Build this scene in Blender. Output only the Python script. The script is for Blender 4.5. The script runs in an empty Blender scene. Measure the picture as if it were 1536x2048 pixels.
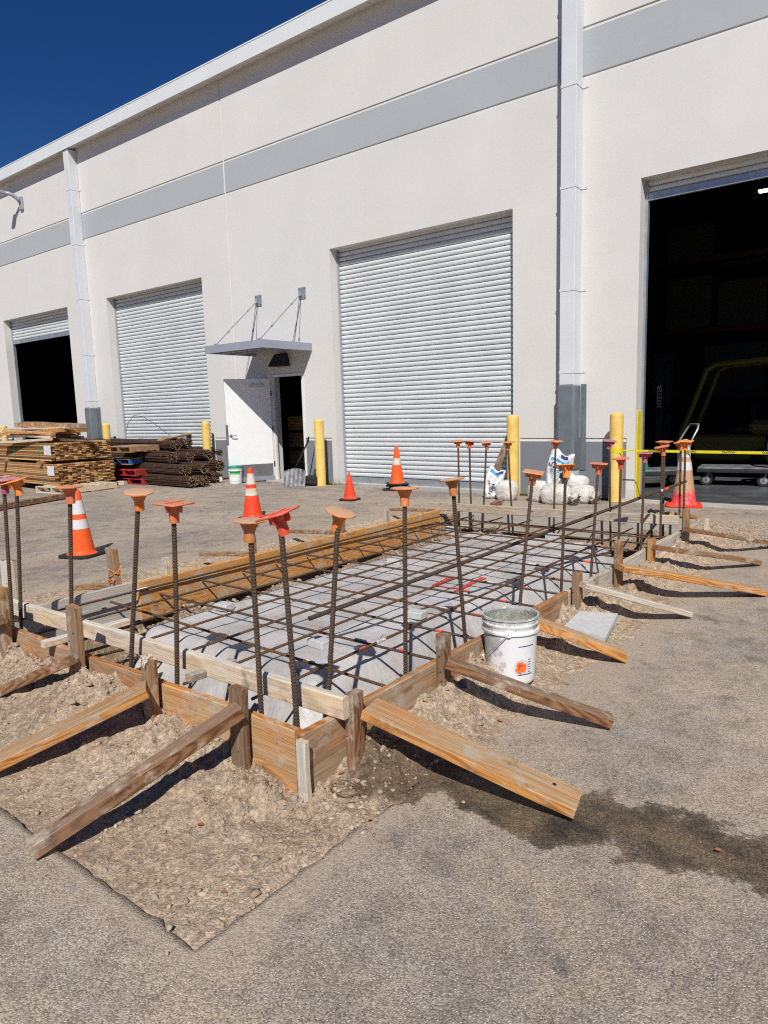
import bpy, bmesh, math, random
import numpy as np
from mathutils import Vector, Matrix
R_ = math.radians
random.seed(7)
rng = np.random.RandomState(7)
scene = bpy.context.scene
col = scene.collection

# ------------------------------------------------------------------ camera
FPX, CX, CY, HC = 1402.36, 768.0, 1024.0, 1.45
yaw, pit, rol = R_(-38.08), R_(8.258), R_(-1.691)
fwd = np.array([math.sin(yaw)*math.cos(pit), math.cos(yaw)*math.cos(pit), -math.sin(pit)])
rgt = np.array([math.cos(yaw), -math.sin(yaw), 0.0]); upv = np.cross(rgt, fwd)
rg2 = rgt*math.cos(rol)+upv*math.sin(rol); up2 = -rgt*math.sin(rol)+upv*math.cos(rol)
def _ray(x, y): return rg2*(x-CX)/FPX-up2*(y-CY)/FPX+fwd
def G(x, y, z=0.0):
    d = _ray(x, y); t = (z-HC)/d[2]; return Vector((d[0]*t, d[1]*t, z))
def W(x, y, Y):
    d = _ray(x, y); t = Y/d[1]; return Vector((d[0]*t, Y, HC+d[2]*t))
def XP(x, y, X):
    d = _ray(x, y); t = X/d[0]; return Vector((X, d[1]*t, HC+d[2]*t))
cam = bpy.data.cameras.new('camera'); camo = bpy.data.objects.new('camera', cam); col.objects.link(camo)
M = Matrix(((rg2[0], up2[0], -fwd[0], 0), (rg2[1], up2[1], -fwd[1], 0), (rg2[2], up2[2], -fwd[2], HC), (0, 0, 0, 1)))
camo.matrix_world = M
cam.sensor_fit = 'VERTICAL'; cam.sensor_height = 24; cam.sensor_width = 18
cam.lens = 24*FPX/2048; cam.clip_end = 2000; cam.clip_start = 0.05
scene.camera = camo

# ------------------------------------------------------------------ light
SUN = Vector((0.70, -1.0, 1.22)).normalized()      # towards the sun
elev = math.asin(SUN.z); az = math.atan2(SUN.x, SUN.y)
w = bpy.data.worlds.new('World'); scene.world = w; w.use_nodes = True
nt = w.node_tree; nt.nodes.clear()
out = nt.nodes.new('ShaderNodeOutputWorld'); bg = nt.nodes.new('ShaderNodeBackground')
sky = nt.nodes.new('ShaderNodeTexSky'); sky.sky_type = 'NISHITA'; sky.sun_disc = False
sky.sun_elevation = elev; sky.sun_rotation = az; sky.altitude = 600
sky.air_density = 0.9; sky.dust_density = 0.15; sky.ozone_density = 5.0
hs = nt.nodes.new('ShaderNodeHueSaturation'); hs.inputs['Saturation'].default_value = 1.27; hs.inputs['Hue'].default_value = .513; hs.inputs['Value'].default_value = 1.06; nt.links.new(sky.outputs[0], hs.inputs['Color'])
bg.inputs['Strength'].default_value = 0.056
nt.links.new(hs.outputs[0], bg.inputs[0]); nt.links.new(bg.outputs[0], out.inputs[0])
sl = bpy.data.lights.new('sun', 'SUN'); sl.energy = 5.0; sl.angle = R_(0.5); sl.color = (1, 0.965, 0.91)
so = bpy.data.objects.new('sun', sl); col.objects.link(so)
so.rotation_euler = SUN.to_track_quat('Z', 'Y').to_euler()
scene.view_settings.view_transform = 'Standard'; scene.view_settings.look = 'None'
scene.view_settings.gamma = 1; scene.view_settings.exposure = -0.06

cy = scene.cycles; cy.use_denoising = False; cy.filter_width = 1.15; cy.max_bounces = 6; cy.diffuse_bounces = 4; cy.glossy_bounces = 3; cy.caustics_reflective = False; cy.caustics_refractive = False; cy.sample_clamp_indirect = 6

# ------------------------------------------------------------------ node helpers
class NT:
    def __init__(s, name):
        s.m = bpy.data.materials.new(name); s.m.use_nodes = True; s.t = s.m.node_tree
        s.t.nodes.clear(); s.o = s.t.nodes.new('ShaderNodeOutputMaterial')
        s.b = s.t.nodes.new('ShaderNodeBsdfPrincipled'); s.t.links.new(s.b.outputs[0], s.o.inputs[0])
        s.tc = None
    def n(s, typ, **k):
        x = s.t.nodes.new(typ)
        for a, v in k.items(): setattr(x, a, v)
        return x
    def l(s, a, b): s.t.links.new(a, b)
    def put(s, sock, v):
        if hasattr(v, 'is_output') or isinstance(v, bpy.types.NodeSocket): s.l(v, sock)
        else:
            if sock.type == 'RGBA' and len(v) == 3: v = (*v, 1)
            sock.default_value = v
    def coord(s, scale=(1, 1, 1), kind='Object', rnd=False):
        if s.tc is None: s.tc = s.n('ShaderNodeTexCoord')
        v = s.tc.outputs[kind]
        if rnd:
            oi = s.n('ShaderNodeObjectInfo'); c = s.n('ShaderNodeCombineXYZ')
            a = s.math('MULTIPLY', oi.outputs['Random'], 37.0); b_ = s.math('MULTIPLY', oi.outputs['Random'], 91.0)
            s.l(a, c.inputs[0]); s.l(b_, c.inputs[1]); s.l(a, c.inputs[2])
            ad = s.n('ShaderNodeVectorMath', operation='ADD'); s.l(v, ad.inputs[0]); s.l(c.outputs[0], ad.inputs[1]); v = ad.outputs[0]
        mp = s.n('ShaderNodeMapping'); s.l(v, mp.inputs[0]); mp.inputs['Scale'].default_value = scale
        return mp.outputs[0]
    def noise(s, vec, scale, detail=4, rough=.55, dist=0):
        x = s.n('ShaderNodeTexNoise'); s.l(vec, x.inputs['Vector']); x.inputs['Scale'].default_value = scale
        x.inputs['Detail'].default_value = detail; x.inputs['Roughness'].default_value = rough; x.inputs['Distortion'].default_value = dist
        return x.outputs['Fac']
    def voro(s, vec, scale, feature='F1', outp='Distance'):
        x = s.n('ShaderNodeTexVoronoi', feature=feature); s.l(vec, x.inputs['Vector']); x.inputs['Scale'].default_value = scale
        return x.outputs[outp]
    def ramp(s, f, stops, interp='LINEAR'):
        x = s.n('ShaderNodeValToRGB'); s.l(f, x.inputs[0]); e = x.color_ramp.elements; x.color_ramp.interpolation = interp
        while len(e) < len(stops): e.new(.5)
        for i, (p, c) in enumerate(stops):
            e[i].position = p
            if not hasattr(c, '__len__'): c = (c, c, c)
            e[i].color = (*c, 1)
        return x.outputs['Color']
    def mix(s, f, a, b, bt='MIX'):
        x = s.n('ShaderNodeMix', data_type='RGBA', blend_type=bt)
        s.put(x.inputs[0], f); s.put(x.inputs[6], a); s.put(x.inputs[7], b); return x.outputs[2]
    def math(s, op, a, b=0.0, c=None):
        x = s.n('ShaderNodeMath', operation=op); s.put(x.inputs[0], a); s.put(x.inputs[1], b)
        if c is not None: s.put(x.inputs[2], c)
        return x.outputs[0]
    def bump(s, h, strength=.3, dist=.01, normal=None):
        x = s.n('ShaderNodeBump'); s.l(h, x.inputs['Height']); x.inputs['Strength'].default_value = strength
        x.inputs['Distance'].default_value = dist
        if normal is not None: s.l(normal, x.inputs['Normal'])
        return x.outputs[0]
    def attr(s, name, outp='Fac'):
        x = s.n('ShaderNodeAttribute', attribute_name=name); return x.outputs[outp]
    def fin(s, base=None, rough=None, metal=None, normal=None, spec=None):
        I = s.b.inputs
        if base is not None: s.put(I['Base Color'], base)
        if rough is not None: s.put(I['Roughness'], rough)
        if metal is not None: s.put(I['Metallic'], metal)
        if normal is not None: s.l(normal, I['Normal'])
        if spec is not None: s.put(I['Specular IOR Level'], spec)
        return s.m

def plain(name, c, rough=.6, metal=0.0, var=.12, nscale=12, bs=.15, bd=.003, spec=.4, rnd=False):
    t = NT(name); v = t.coord(rnd=rnd)
    f = t.noise(v, nscale, 5, .6)
    k = t.ramp(f, [(.3, (1-var,)*3), (.7, (1+var,)*3)])
    b = t.mix(1.0, c, k, 'MULTIPLY')
    h = t.noise(v, nscale*7, 3, .6)
    return t.fin(b, rough, metal, t.bump(h, bs, bd), spec)

MT = {}
# painted concrete wall
def stucco(name, c, streak=.05):
    t = NT(name); v = t.coord()
    f = t.noise(v, .7, 4, .6); k = t.ramp(f, [(.3, (1-streak,)*3), (.7, (1+streak*.4,)*3)])
    f2 = t.noise(t.coord((1, 1, .5)), .45, 5, .65); k2 = t.ramp(f2, [(.35, .975), (.6, 1.0)])
    b = t.mix(1.0, t.mix(1.0, c, k, 'MULTIPLY'), k2, 'MULTIPLY')
    # splashed dirt near the ground
    sp = t.n('ShaderNodeSeparateXYZ'); t.l(t.coord(), sp.inputs[0])
    n1 = t.noise(t.coord(), 5, 5, .7)
    d = t.math('SUBTRACT', t.math('MULTIPLY', n1, .35), sp.outputs[2]); d = t.math('MULTIPLY', d, 4.0)
    dd = t.n('ShaderNodeClamp'); t.l(d, dd.inputs[0]); d = t.math('MULTIPLY', dd.outputs[0], .55)
    b = t.mix(d, b, (.30, .24, .18))
    h = t.noise(v, 90, 3, .6); h2 = t.noise(v, 9, 3, .6)
    hh = t.math('ADD', h, t.math('MULTIPLY', h2, 1.2))
    return t.fin(b, .85, 0, t.bump(hh, .07, .004), .25)
MT['wall'] = stucco('wall_paint', (.66, .648, .622)); MT['band'] = stucco('band_grey_paint', (.40, .425, .445))
MT['wains'] = stucco('wainscot_grey_paint', (.20, .215, .24))
MT['trim'] = plain('trim_white_paint', (.74, .73, .71), .6, var=.03, nscale=3, bs=.05)
MT['fascia'] = plain('fascia_white_metal', (.68, .70, .71), .45, var=.03, nscale=1.5, bs=.03)
MT['soffit'] = plain('soffit_metal', (.62, .60, .56), .6, var=.05, nscale=2, bs=.05)
MT['dspout'] = plain('downspout_white_metal', (.64, .655, .675), .4, var=.04, nscale=2, bs=.05)
MT['guard'] = plain('guard_grey_metal', (.20, .225, .25), .38, .35, var=.18, nscale=3, bs=.1)
def shutter_mat():
    t = NT('shutter_white_metal'); v = t.coord()
    f = t.noise(t.coord((.4, 1, 6)), 3, 4, .6); k = t.ramp(f, [(.3, (.93, .93, .93)), (.65, (1, 1, 1))])
    f2 = t.noise(v, 1.3, 5, .65); k2 = t.ramp(f2, [(.35, (.9, .9, .89)), (.6, (1, 1, 1))])
    b = t.mix(1.0, t.mix(1.0, (.72, .75, .76), k, 'MULTIPLY'), k2, 'MULTIPLY')
    return t.fin(b, .5, .1, t.bump(t.noise(v, 5, 3), .05, .01), .35)
MT['shutter'] = shutter_mat()
MT['galv'] = plain('galvanised_metal', (.42, .45, .49), .38, .6, var=.15, nscale=6, bs=.05)
MT['canopy'] = plain('canopy_grey_paint', (.33, .36, .42), .42, .15, var=.05, nscale=3, bs=.04)
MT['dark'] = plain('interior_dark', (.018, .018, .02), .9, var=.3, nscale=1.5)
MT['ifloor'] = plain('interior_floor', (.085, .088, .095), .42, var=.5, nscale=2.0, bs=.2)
MT['doorw'] = plain('door_white_paint', (.80, .80, .79), .4, var=.03, nscale=3, bs=.04)
MT['steel'] = plain('brushed_steel', (.36, .35, .345), .42, .85, var=.25, nscale=4)
MT['alu'] = plain('scratched_aluminium', (.13, .13, .135), .55, .4, var=.6, nscale=14, bs=.3)
MT['black'] = plain('black_rubber', (.02, .02, .021), .75, var=.4, nscale=10)
MT['blackmetal'] = plain('black_metal', (.03, .03, .033), .5, .3)
MT['slab'] = plain('pale_concrete', (.45, .43, .39), .85, var=.15, nscale=6, bs=.3)
MT['dobie'] = plain('concrete_block', (.50, .50, .49), .9, var=.12, nscale=25, bs=.4)

def yellow_paint():
    t = NT('bollard_yellow_paint'); v = t.coord(rnd=True)
    f = t.noise(v, 5, 5, .65); b = t.ramp(f, [(.3, (.66, .44, .11)), (.62, (.80, .56, .16))])
    f2 = t.noise(v, 14, 5, .7); chip = t.ramp(f2, [(.70, 0), (.72, 1)])
    b = t.mix(chip, b, (.30, .26, .2))
    return t.fin(b, .5, 0, t.bump(f2, .1, .004), .4)
MT['yellow'] = yellow_paint()
MT['yellow2'] = plain('bright_yellow_paint', (.80, .62, .03), .45, var=.08)

def wood(name, dark, light, grey=None, greyf=.5, side=None, rough=.75):
    t = NT(name)
    # long axis of every board is its local X: growth rings run along it
    d = t.noise(t.coord((.55, 2.6, 2.6), rnd=True), 1.6, 2, .5)
    v = t.coord((.35, 9, 9), rnd=True)
    cb = t.n('ShaderNodeCombineXYZ'); dm = t.math('MULTIPLY', d, 3.0); t.l(dm, cb.inputs[1]); t.l(dm, cb.inputs[2])
    add = t.n('ShaderNodeVectorMath', operation='ADD'); t.l(v, add.inputs[0]); t.l(cb.outputs[0], add.inputs[1])
    w1 = t.n('ShaderNodeTexWave', wave_type='RINGS', rings_direction='X'); t.l(add.outputs[0], w1.inputs['Vector'])
    w1.inputs['Scale'].default_value = 2.1; w1.inputs['Distortion'].default_value = 1.0; w1.inputs['Detail'].default_value = 2; w1.inputs['Detail Scale'].default_value = 2
    wv = w1.outputs['Fac']
    fine = t.noise(t.coord((2.2, 110, 110), rnd=True), 3, 4, .65); mid = t.noise(t.coord((1.2, 26, 26), rnd=True), 2.5, 3, .6)
    b = t.ramp(t.math('ADD', t.math('MULTIPLY', wv, .32), t.math('MULTIPLY', mid, .68)), [(.28, dark), (.60, light)])
    b = t.mix(1.0, b, t.ramp(fine, [(.3, (.74, .70, .66)), (.62, (1.1, 1.08, 1.05))]), 'MULTIPLY')
    if grey is not None:
        g = t.noise(t.coord((.8, 3.2, 3.2), rnd=True), 2.6, 5, .65)
        sn = t.n('ShaderNodeSeparateXYZ'); t.l(t.tc.outputs['Normal'], sn.inputs[0])       # the broad faces weather more than the edges
        g = t.math('ADD', g, t.math('MULTIPLY_ADD', t.math('ABSOLUTE', sn.outputs[2]), .22, -.11))
        g = t.ramp(g, [(greyf-.14, 0), (greyf+.14, .92)])
        gg = t.mix(1.0, grey, t.ramp(mid, [(.3, .74), (.65, 1.12)]), 'MULTIPLY'); gg = t.mix(1.0, gg, t.ramp(fine, [(.3, .74), (.62, 1.1)]), 'MULTIPLY')
        b = t.mix(g, b, gg)
    vo = t.n('ShaderNodeTexVoronoi', feature='F1'); t.l(t.coord((2.6, 9, 9), rnd=True), vo.inputs['Vector']); vo.inputs['Scale'].default_value = 1.0
    sc = t.n('ShaderNodeSeparateColor'); t.l(vo.outputs['Color'], sc.inputs[0])
    kn = t.math('MULTIPLY', t.ramp(vo.outputs['Distance'], [(.07, 1), (.16, 0)]), t.ramp(sc.outputs[0], [(.72, 0), (.74, 1)])); b = t.mix(t.math('MULTIPLY', kn, .8), b, (.07, .035, .018))
    sm = t.noise(t.coord((.8, 1, 1), rnd=True), 9, 6, .72); smr = t.ramp(sm, [(.53, 0), (.64, .7)])
    b = t.mix(smr, b, (.47, .415, .35))
    sd = t.noise(t.coord((1.1, 1, 1), rnd=True), 4.3, 5, .72); sdr = t.ramp(sd, [(.59, 0), (.70, .6)])
    b = t.mix(sdr, b, (.10, .07, .045))
    oi = t.n('ShaderNodeObjectInfo'); br = t.math('MULTIPLY_ADD', oi.outputs['Random'], .28, .86)
    cc = t.n('ShaderNodeCombineColor')
    for i in range(3): t.l(br, cc.inputs[i])
    b = t.mix(1.0, b, cc.outputs[0], 'MULTIPLY')
    h = t.math('ADD', t.math('MULTIPLY', mid, .8), fine)
    return t.fin(b, rough, 0, t.bump(h, .6, .003), .25)
MT['w_orange'] = wood('wood_orange', (.35, .14, .035), (.62, .30, .09), (.48, .33, .19), .57)
MT['w_amber'] = wood('wood_amber', (.40, .155, .03), (.68, .325, .085), (.50, .33, .18), .66)
MT['w_form'] = wood('wood_form', (.25, .10, .032), (.48, .22, .075), (.40, .29, .19), .56)
MT['w_weather'] = wood('wood_weathered', (.12, .055, .026), (.28, .145, .07), (.24, .17, .115), .54)
MT['w_grey'] = wood('wood_grey', (.34, .255, .17), (.52, .41, .29), (.50, .46, .40), .44)
MT['w_pale'] = wood('wood_pale', (.54, .40, .24), (.72, .57, .39), (.58, .54, .47), .47)
MT['w_stake'] = wood('wood_stake', (.20, .095, .04), (.42, .24, .11), (.27, .19, .13), .52)

def stackwood(name, c1, c2, c3):
    t = NT(name); a = t.attr('var')
    b = t.ramp(a, [(0, c1), (.5, c2), (1, c3)])
    f = t.noise(t.coord((2, 25, 25)), 4, 4, .6); b = t.mix(1.0, b, t.ramp(f, [(.3, .72), (.7, 1.12)]), 'MULTIPLY')
    return t.fin(b, .8, 0, t.bump(f, .3, .003), .2)
MT['lumber'] = stackwood('lumber_boards', (.14, .065, .025), (.40, .215, .085), (.68, .42, .19))
MT['loose'] = stackwood('lumber_weathered_planks', (.33, .20, .09), (.52, .35, .16), (.64, .47, .24))

def rust(name, c1, c2, c3, sp=30):
    t = NT(name); v = t.coord(rnd=True)
    f = t.noise(v, 6, 5, .7); f2 = t.noise(v, sp*4, 4, .7)
    b = t.mix(t.ramp(f, [(.35, 0), (.6, 1)]), c1, c2); b = t.mix(t.ramp(f2, [(.45, 0), (.7, .8)]), b, c3)
    return t.fin(b, .62, .45, t.bump(f2, .5, .001), .4)
MT['rebar'] = rust('rebar_dark_steel', (.055, .048, .043), (.095, .062, .042), (.20, .115, .06))
MT['rebar_rust'] = rust('rebar_rusty_steel', (.17, .085, .035), (.085, .05, .033), (.28, .15, .06))
MT['rebar_bundle'] = rust('rebar_bundle_steel', (.11, .062, .043), (.075, .048, .038), (.19, .11, .065))
def bundle_end():
    t = NT('rebar_cut_ends'); a = t.attr('var'); b = t.ramp(a, [(0, (.14, .075, .045)), (.5, (.42, .27, .14)), (1, (.85, .64, .36))])
    return t.fin(b, .6, .3)
MT['bend'] = bundle_end()

def dusty(name, c, dust=(.50, .36, .25), amt=.75, rough=.55, sss=False):
    t = NT(name); g = t.n('ShaderNodeNewGeometry'); s = t.n('ShaderNodeSeparateXYZ'); t.l(g.outputs['Normal'], s.inputs[0])
    n = t.noise(t.coord(rnd=True), 22, 5, .65)
    up = t.ramp(s.outputs[2], [(.3, 0), (.85, 1)])
    oi = t.n('ShaderNodeObjectInfo')
    f = t.math('MULTIPLY', up, t.ramp(n, [(.25, .35), (.6, 1)])); f = t.math('MULTIPLY', f, min(1.0, amt*1.15))
    sp = t.ramp(t.noise(t.coord(rnd=True), 32, 5, .75), [(.50, 0), (.62, .6)])
    b = t.mix(f, c, dust); b = t.mix(sp, b, dust)
    return t.fin(b, rough, 0, t.bump(n, .15, .003), .35)
MT['cap_orange'] = dusty('cap_orange_plastic', (.74, .20, .035)); MT['cap_orange2'] = dusty('cap_bright_orange_plastic', (.85, .25, .04), amt=.4, dust=(.75, .42, .16))
MT['cap_red'] = dusty('cap_red_plastic', (.62, .075, .035), dust=(.80, .22, .13), amt=.8); MT['cap_pink'] = dusty('cap_pink_plastic', (.42, .07, .11), dust=(.55, .35, .35), amt=.8)
MT['cap_tan'] = dusty('cap_dusty_plastic', (.50, .18, .05), dust=(.52, .36, .24), amt=.95)
MT['cap_salmon'] = dusty('cap_salmon_plastic', (.60, .16, .07), dust=(.66, .27, .15), amt=.8)
def cone_mat(name, c, dirt=(.40, .28, .17), amt=.5, th=.5):
    t = NT(name); v = t.coord(rnd=True); n = t.noise(v, 7, 6, .7); n2 = t.noise(v, 45, 4, .7)
    b = t.mix(t.math('MULTIPLY', t.ramp(n, [(th, 0), (th+.2, 1)]), amt), c, dirt)
    b = t.mix(t.ramp(n2, [(.62, 0), (.68, .5)]), b, dirt)
    return t.fin(b, .5, 0, t.bump(n2, .08, .003), .35)
MT['cone'] = cone_mat('cone_orange', (.90, .10, .012), amt=.25); MT['cone_red'] = cone_mat('cone_red', (.85, .055, .012), amt=.3)
MT['cone_white'] = cone_mat('cone_reflective_white', (.62, .60, .61), (.5, .42, .36), amt=.5, th=.55)
MT['cone_white2'] = cone_mat('cone_dirty_white', (.66, .61, .55), (.5, .36, .24), amt=.8, th=.42)
def fadecone():
    t = NT('cone_faded_pink_tan'); s = t.n('ShaderNodeSeparateXYZ'); t.l(t.coord(), s.inputs[0])
    n = t.noise(t.coord(), 9, 5, .7)
    z = t.math('ADD', s.outputs[2], t.math('MULTIPLY', n, .16))
    b = t.ramp(z, [(.235, (.84, .055, .075)), (.33, (.48, .28, .15))])
    b = t.mix(t.ramp(t.noise(t.coord((4, 4, 1.5)), 9, 5, .7), [(.5, 0), (.68, .6)]), b, (.58, .47, .35))
    return t.fin(b, .6, 0, t.bump(n, .1, .003), .3)
MT['cone_fade'] = fadecone()

def sheet_mat():
    t = NT('plastic_sheeting'); v = t.coord()
    n = t.noise(v, 2.2, 5, .65, .6); b = t.ramp(n, [(.3, (.33, .31, .305)), (.6, (.53, .515, .50))])
    n3 = t.noise(v, 6, 6, .75); b = t.mix(t.ramp(n3, [(.5, 0), (.7, .6)]), b, (.42, .36, .30))
    w1 = t.noise(t.coord((1, 3.5, 1)), 6, 5, .6, 1.2); w2 = t.noise(t.coord((6, 1, 2)), 4, 4, .6, .8); w3 = t.noise(v, 55, 3)
    h = t.math('ADD', t.math('ADD', w1, w2), t.math('MULTIPLY', w3, .15))
    t.b.inputs['Subsurface Weight'].default_value = 0.0
    return t.fin(b, t.math('MULTIPLY_ADD', n3, .35, .28), 0, t.bump(h, .5, .014), .5)
MT['sheet'] = sheet_mat()
MT['redtape'] = plain('red_tape', (.72, .02, .015), .4, var=.15, nscale=20)
MT['redchalk'] = plain('red_marker_paint', (.78, .08, .05), .8, var=.2, nscale=60)
MT['whitechalk'] = plain('white_marker_paint', (.7, .66, .6), .8, var=.3, nscale=60)

def dirt_mat(name='dirt'):
    t = NT(name); v = t.coord()
    n = t.noise(v, 1.6, 6, .7); n2 = t.noise(v, 26, 6, .75); n3 = t.noise(v, 110, 3, .7)
    b = t.ramp(n, [(.3, (.39, .284, .192)), (.5, (.495, .378, .266)), (.7, (.58, .462, .342))])
    b = t.mix(1.0, b, t.ramp(n2, [(.3, .66), (.5, 1.0), (.75, 1.2)]), 'MULTIPLY')
    vo = t.voro(v, 95); cell = t.voro(v, 95, outp='Color')
    sep = t.n('ShaderNodeSeparateColor'); t.l(cell, sep.inputs[0])
    pick = t.ramp(sep.outputs[0], [(.80, 0), (.82, 1)]); inner = t.ramp(vo, [(.25, 1), (.45, 0)])
    b = t.mix(t.math('MULTIPLY', t.math('MULTIPLY', pick, inner), .7), b, (.56, .49, .40))
    wet = t.attr('wet'); nw = t.noise(v, 12, 5, .6)
    wf = t.math('MULTIPLY', t.ramp(t.math('ADD', wet, t.math('MULTIPLY_ADD', nw, .5, -.25)), [(.35, 0), (.6, 1)]), .8)
    b = t.mix(wf, b, (.105, .072, .042))
    deep = t.attr('deep'); b = t.mix(t.math('MULTIPLY', deep, .55), b, (.19, .115, .055))
    for sc_, lo_, hi_ in ((48, .78, 1.16), (135, .70, 1.24)):
        vn = t.n('ShaderNodeVectorMath', operation='ADD'); ns = t.n('ShaderNodeTexNoise'); t.l(t.coord(), ns.inputs['Vector']); ns.inputs['Scale'].default_value = sc_*1.6; sm_ = t.n('ShaderNodeVectorMath', operation='SCALE'); t.l(ns.outputs['Color'], sm_.inputs[0]); sm_.inputs['Scale'].default_value = .9/sc_
        t.l(t.coord(), vn.inputs[0]); t.l(sm_.outputs[0], vn.inputs[1])
        vc = t.n('ShaderNodeTexVoronoi'); t.l(vn.outputs[0], vc.inputs['Vector']); vc.inputs['Scale'].default_value = sc_; ss = t.n('ShaderNodeSeparateColor'); t.l(vc.outputs['Color'], ss.inputs[0])
        b = t.mix(1.0, b, t.ramp(ss.outputs[2], [(0, lo_), (.5, 1.0), (1, hi_)]), 'MULTIPLY')
    cr = t.voro(t.coord(), 38, 'F1'); cr2 = t.voro(t.coord(), 85, 'F1')
    b = t.mix(1.0, b, t.ramp(cr, [(.25, 1.04), (.8, .90)]), 'MULTIPLY')  # crevice shade between the clods put into the soil colour
    h = t.math('ADD', n2, t.math('MULTIPLY', n3, .5))
    h = t.math('ADD', h, t.math('MULTIPLY', inner, .15)); n4 = t.noise(v, 60, 5, .8); h = t.math('ADD', h, t.math('MULTIPLY', cr, -.22)); h = t.math('ADD', h, t.math('MULTIPLY', cr2, -.12)); h = t.math('ADD', h, t.math('MULTIPLY', n4, .9))
    return t.fin(b, .95, 0, t.bump(h, .9, .012), .12)
MT['dirt'] = dirt_mat()
def pebble_mat():
    t = NT('soil_clods'); a = t.attr('var')
    b = t.ramp(a, [(0, (.27, .21, .15)), (.6, (.39, .312, .23)), (.9, (.50, .42, .33)), (1, (.56, .50, .43))])
    return t.fin(b, .95, 0, t.bump(t.noise(t.coord(), 120, 4), .4, .003), .15)
MT['pebble'] = pebble_mat()

def asphalt_mat():
    t = NT('asphalt'); v = t.coord()
    big = t.noise(v, .55, 6, .65, .4); mid = t.noise(v, 3.2, 6, .7); fine = t.noise(v, 60, 4, .75)
    b = t.ramp(big, [(.32, (.215, .187, .163)), (.5, (.325, .268, .215)), (.66, (.40, .33, .255))])
    b = t.mix(t.ramp(mid, [(.32, .75), (.5, 0)]), b, (.195, .172, .150))
    m2 = t.noise(t.coord((1, .6, 1)), 9, 5, .75); b = t.mix(1.0, b, t.ramp(m2, [(.3, .68), (.5, 1.0), (.7, 1.18)]), 'MULTIPLY')
    st = t.noise(v, 2.3, 3, .5, .3); b = t.mix(t.ramp(st, [(.655, 0), (.69, .55)]), b, (.085, .08, .075))
    tan = t.noise(t.coord((1, 1, 1)), 1.5, 6, .72, .5); b = t.mix(t.ramp(tan, [(.5, 0), (.66, .8)]), b, (.42, .335, .24))
    streak = t.noise(t.coord((.5, 2.4, 1)), 1.3, 6, .7, .3); b = t.mix(t.ramp(streak, [(.52, 0), (.7, .5)]), b, (.37, .34, .305))
    # aggregate
    vo = t.voro(v, 210); cc = t.voro(v, 210, outp='Color'); sc = t.n('ShaderNodeSeparateColor'); t.l(cc, sc.inputs[0])
    b = t.mix(1.0, b, t.ramp(sc.outputs[1], [(0, .55), (.5, 1.0), (1, 1.35)]), 'MULTIPLY')
    pick = t.ramp(sc.outputs[0], [(.90, 0), (.91, 1)]); inn = t.ramp(vo, [(.3, 1), (.5, 0)])
    b = t.mix(t.math('MULTIPLY', pick, inn), b, (.68, .62, .54))
    vo2 = t.voro(v, 75); c2 = t.voro(v, 75, outp='Color'); s2 = t.n('ShaderNodeSeparateColor'); t.l(c2, s2.inputs[0])
    p2 = t.math('MULTIPLY', t.ramp(s2.outputs[0], [(.955, 0), (.96, 1)]), t.ramp(vo2, [(.12, 1), (.22, 0)]))
    b = t.mix(p2, b, (.66, .60, .52))
    # dirt washed over the cut edges
    du = t.attr('dust'); nd = t.noise(v, 7, 6, .7)
    nd2 = t.noise(v, 38, 5, .75); dd_ = t.math('ADD', du, t.math('MULTIPLY_ADD', nd, 1.5, -.75)); dd_ = t.math('ADD', dd_, t.math('MULTIPLY_ADD', nd2, .5, -.25))
    df = t.math('MULTIPLY', t.ramp(dd_, [(.34, 0), (.62, 1)]), t.ramp(du, [(.03, 0), (.22, 1)]))
    db = t.mix(1.0, (.40, .33, .25), t.ramp(t.noise(v, 50, 5, .75), [(.3, .8), (.7, 1.2)]), 'MULTIPLY')
    db = t.mix(1.0, db, t.ramp(sc.outputs[1], [(0, .74), (.5, 1.0), (1, 1.22)]), 'MULTIPLY'); b = t.mix(t.math('MULTIPLY', df, .78), b, db)
    # wet patch
    wet = t.attr('wet'); nw = t.noise(v, 6, 6, .65); nw2 = t.noise(v, 1.7, 3, .5)
    nw3 = t.noise(v, 30, 5, .75); wv = t.math('ADD', wet, t.math('MULTIPLY_ADD', nw, 1.25, -.66)); wv = t.math('ADD', wv, t.math('MULTIPLY_ADD', nw3, .35, -.175))
    wf = t.ramp(wv, [(.40, 0), (.47, .8), (.62, 1)])
    wc = t.mix(t.ramp(t.noise(v, 5, 5, .7), [(.38, 0), (.6, 1)]), (.026, .021, .016), (.135, .095, .056))
    wc = t.mix(1.0, wc, t.ramp(sc.outputs[1], [(0, .5), (.5, 1.0), (1, 1.7)]), 'MULTIPLY')
    b = t.mix(t.math('MULTIPLY', wf, .93), b, wc)
    rough = t.mix(wf, (.92,)*3, (.62,)*3)
    h = t.math('ADD', t.math('MULTIPLY', vo, -.8), t.math('MULTIPLY', fine, .7))
    h = t.math('ADD', h, t.math('MULTIPLY', mid, 1.0))
    return t.fin(b, rough, 0, t.bump(h, .6, .0045), .3)
MT['asphalt'] = asphalt_mat()

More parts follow.
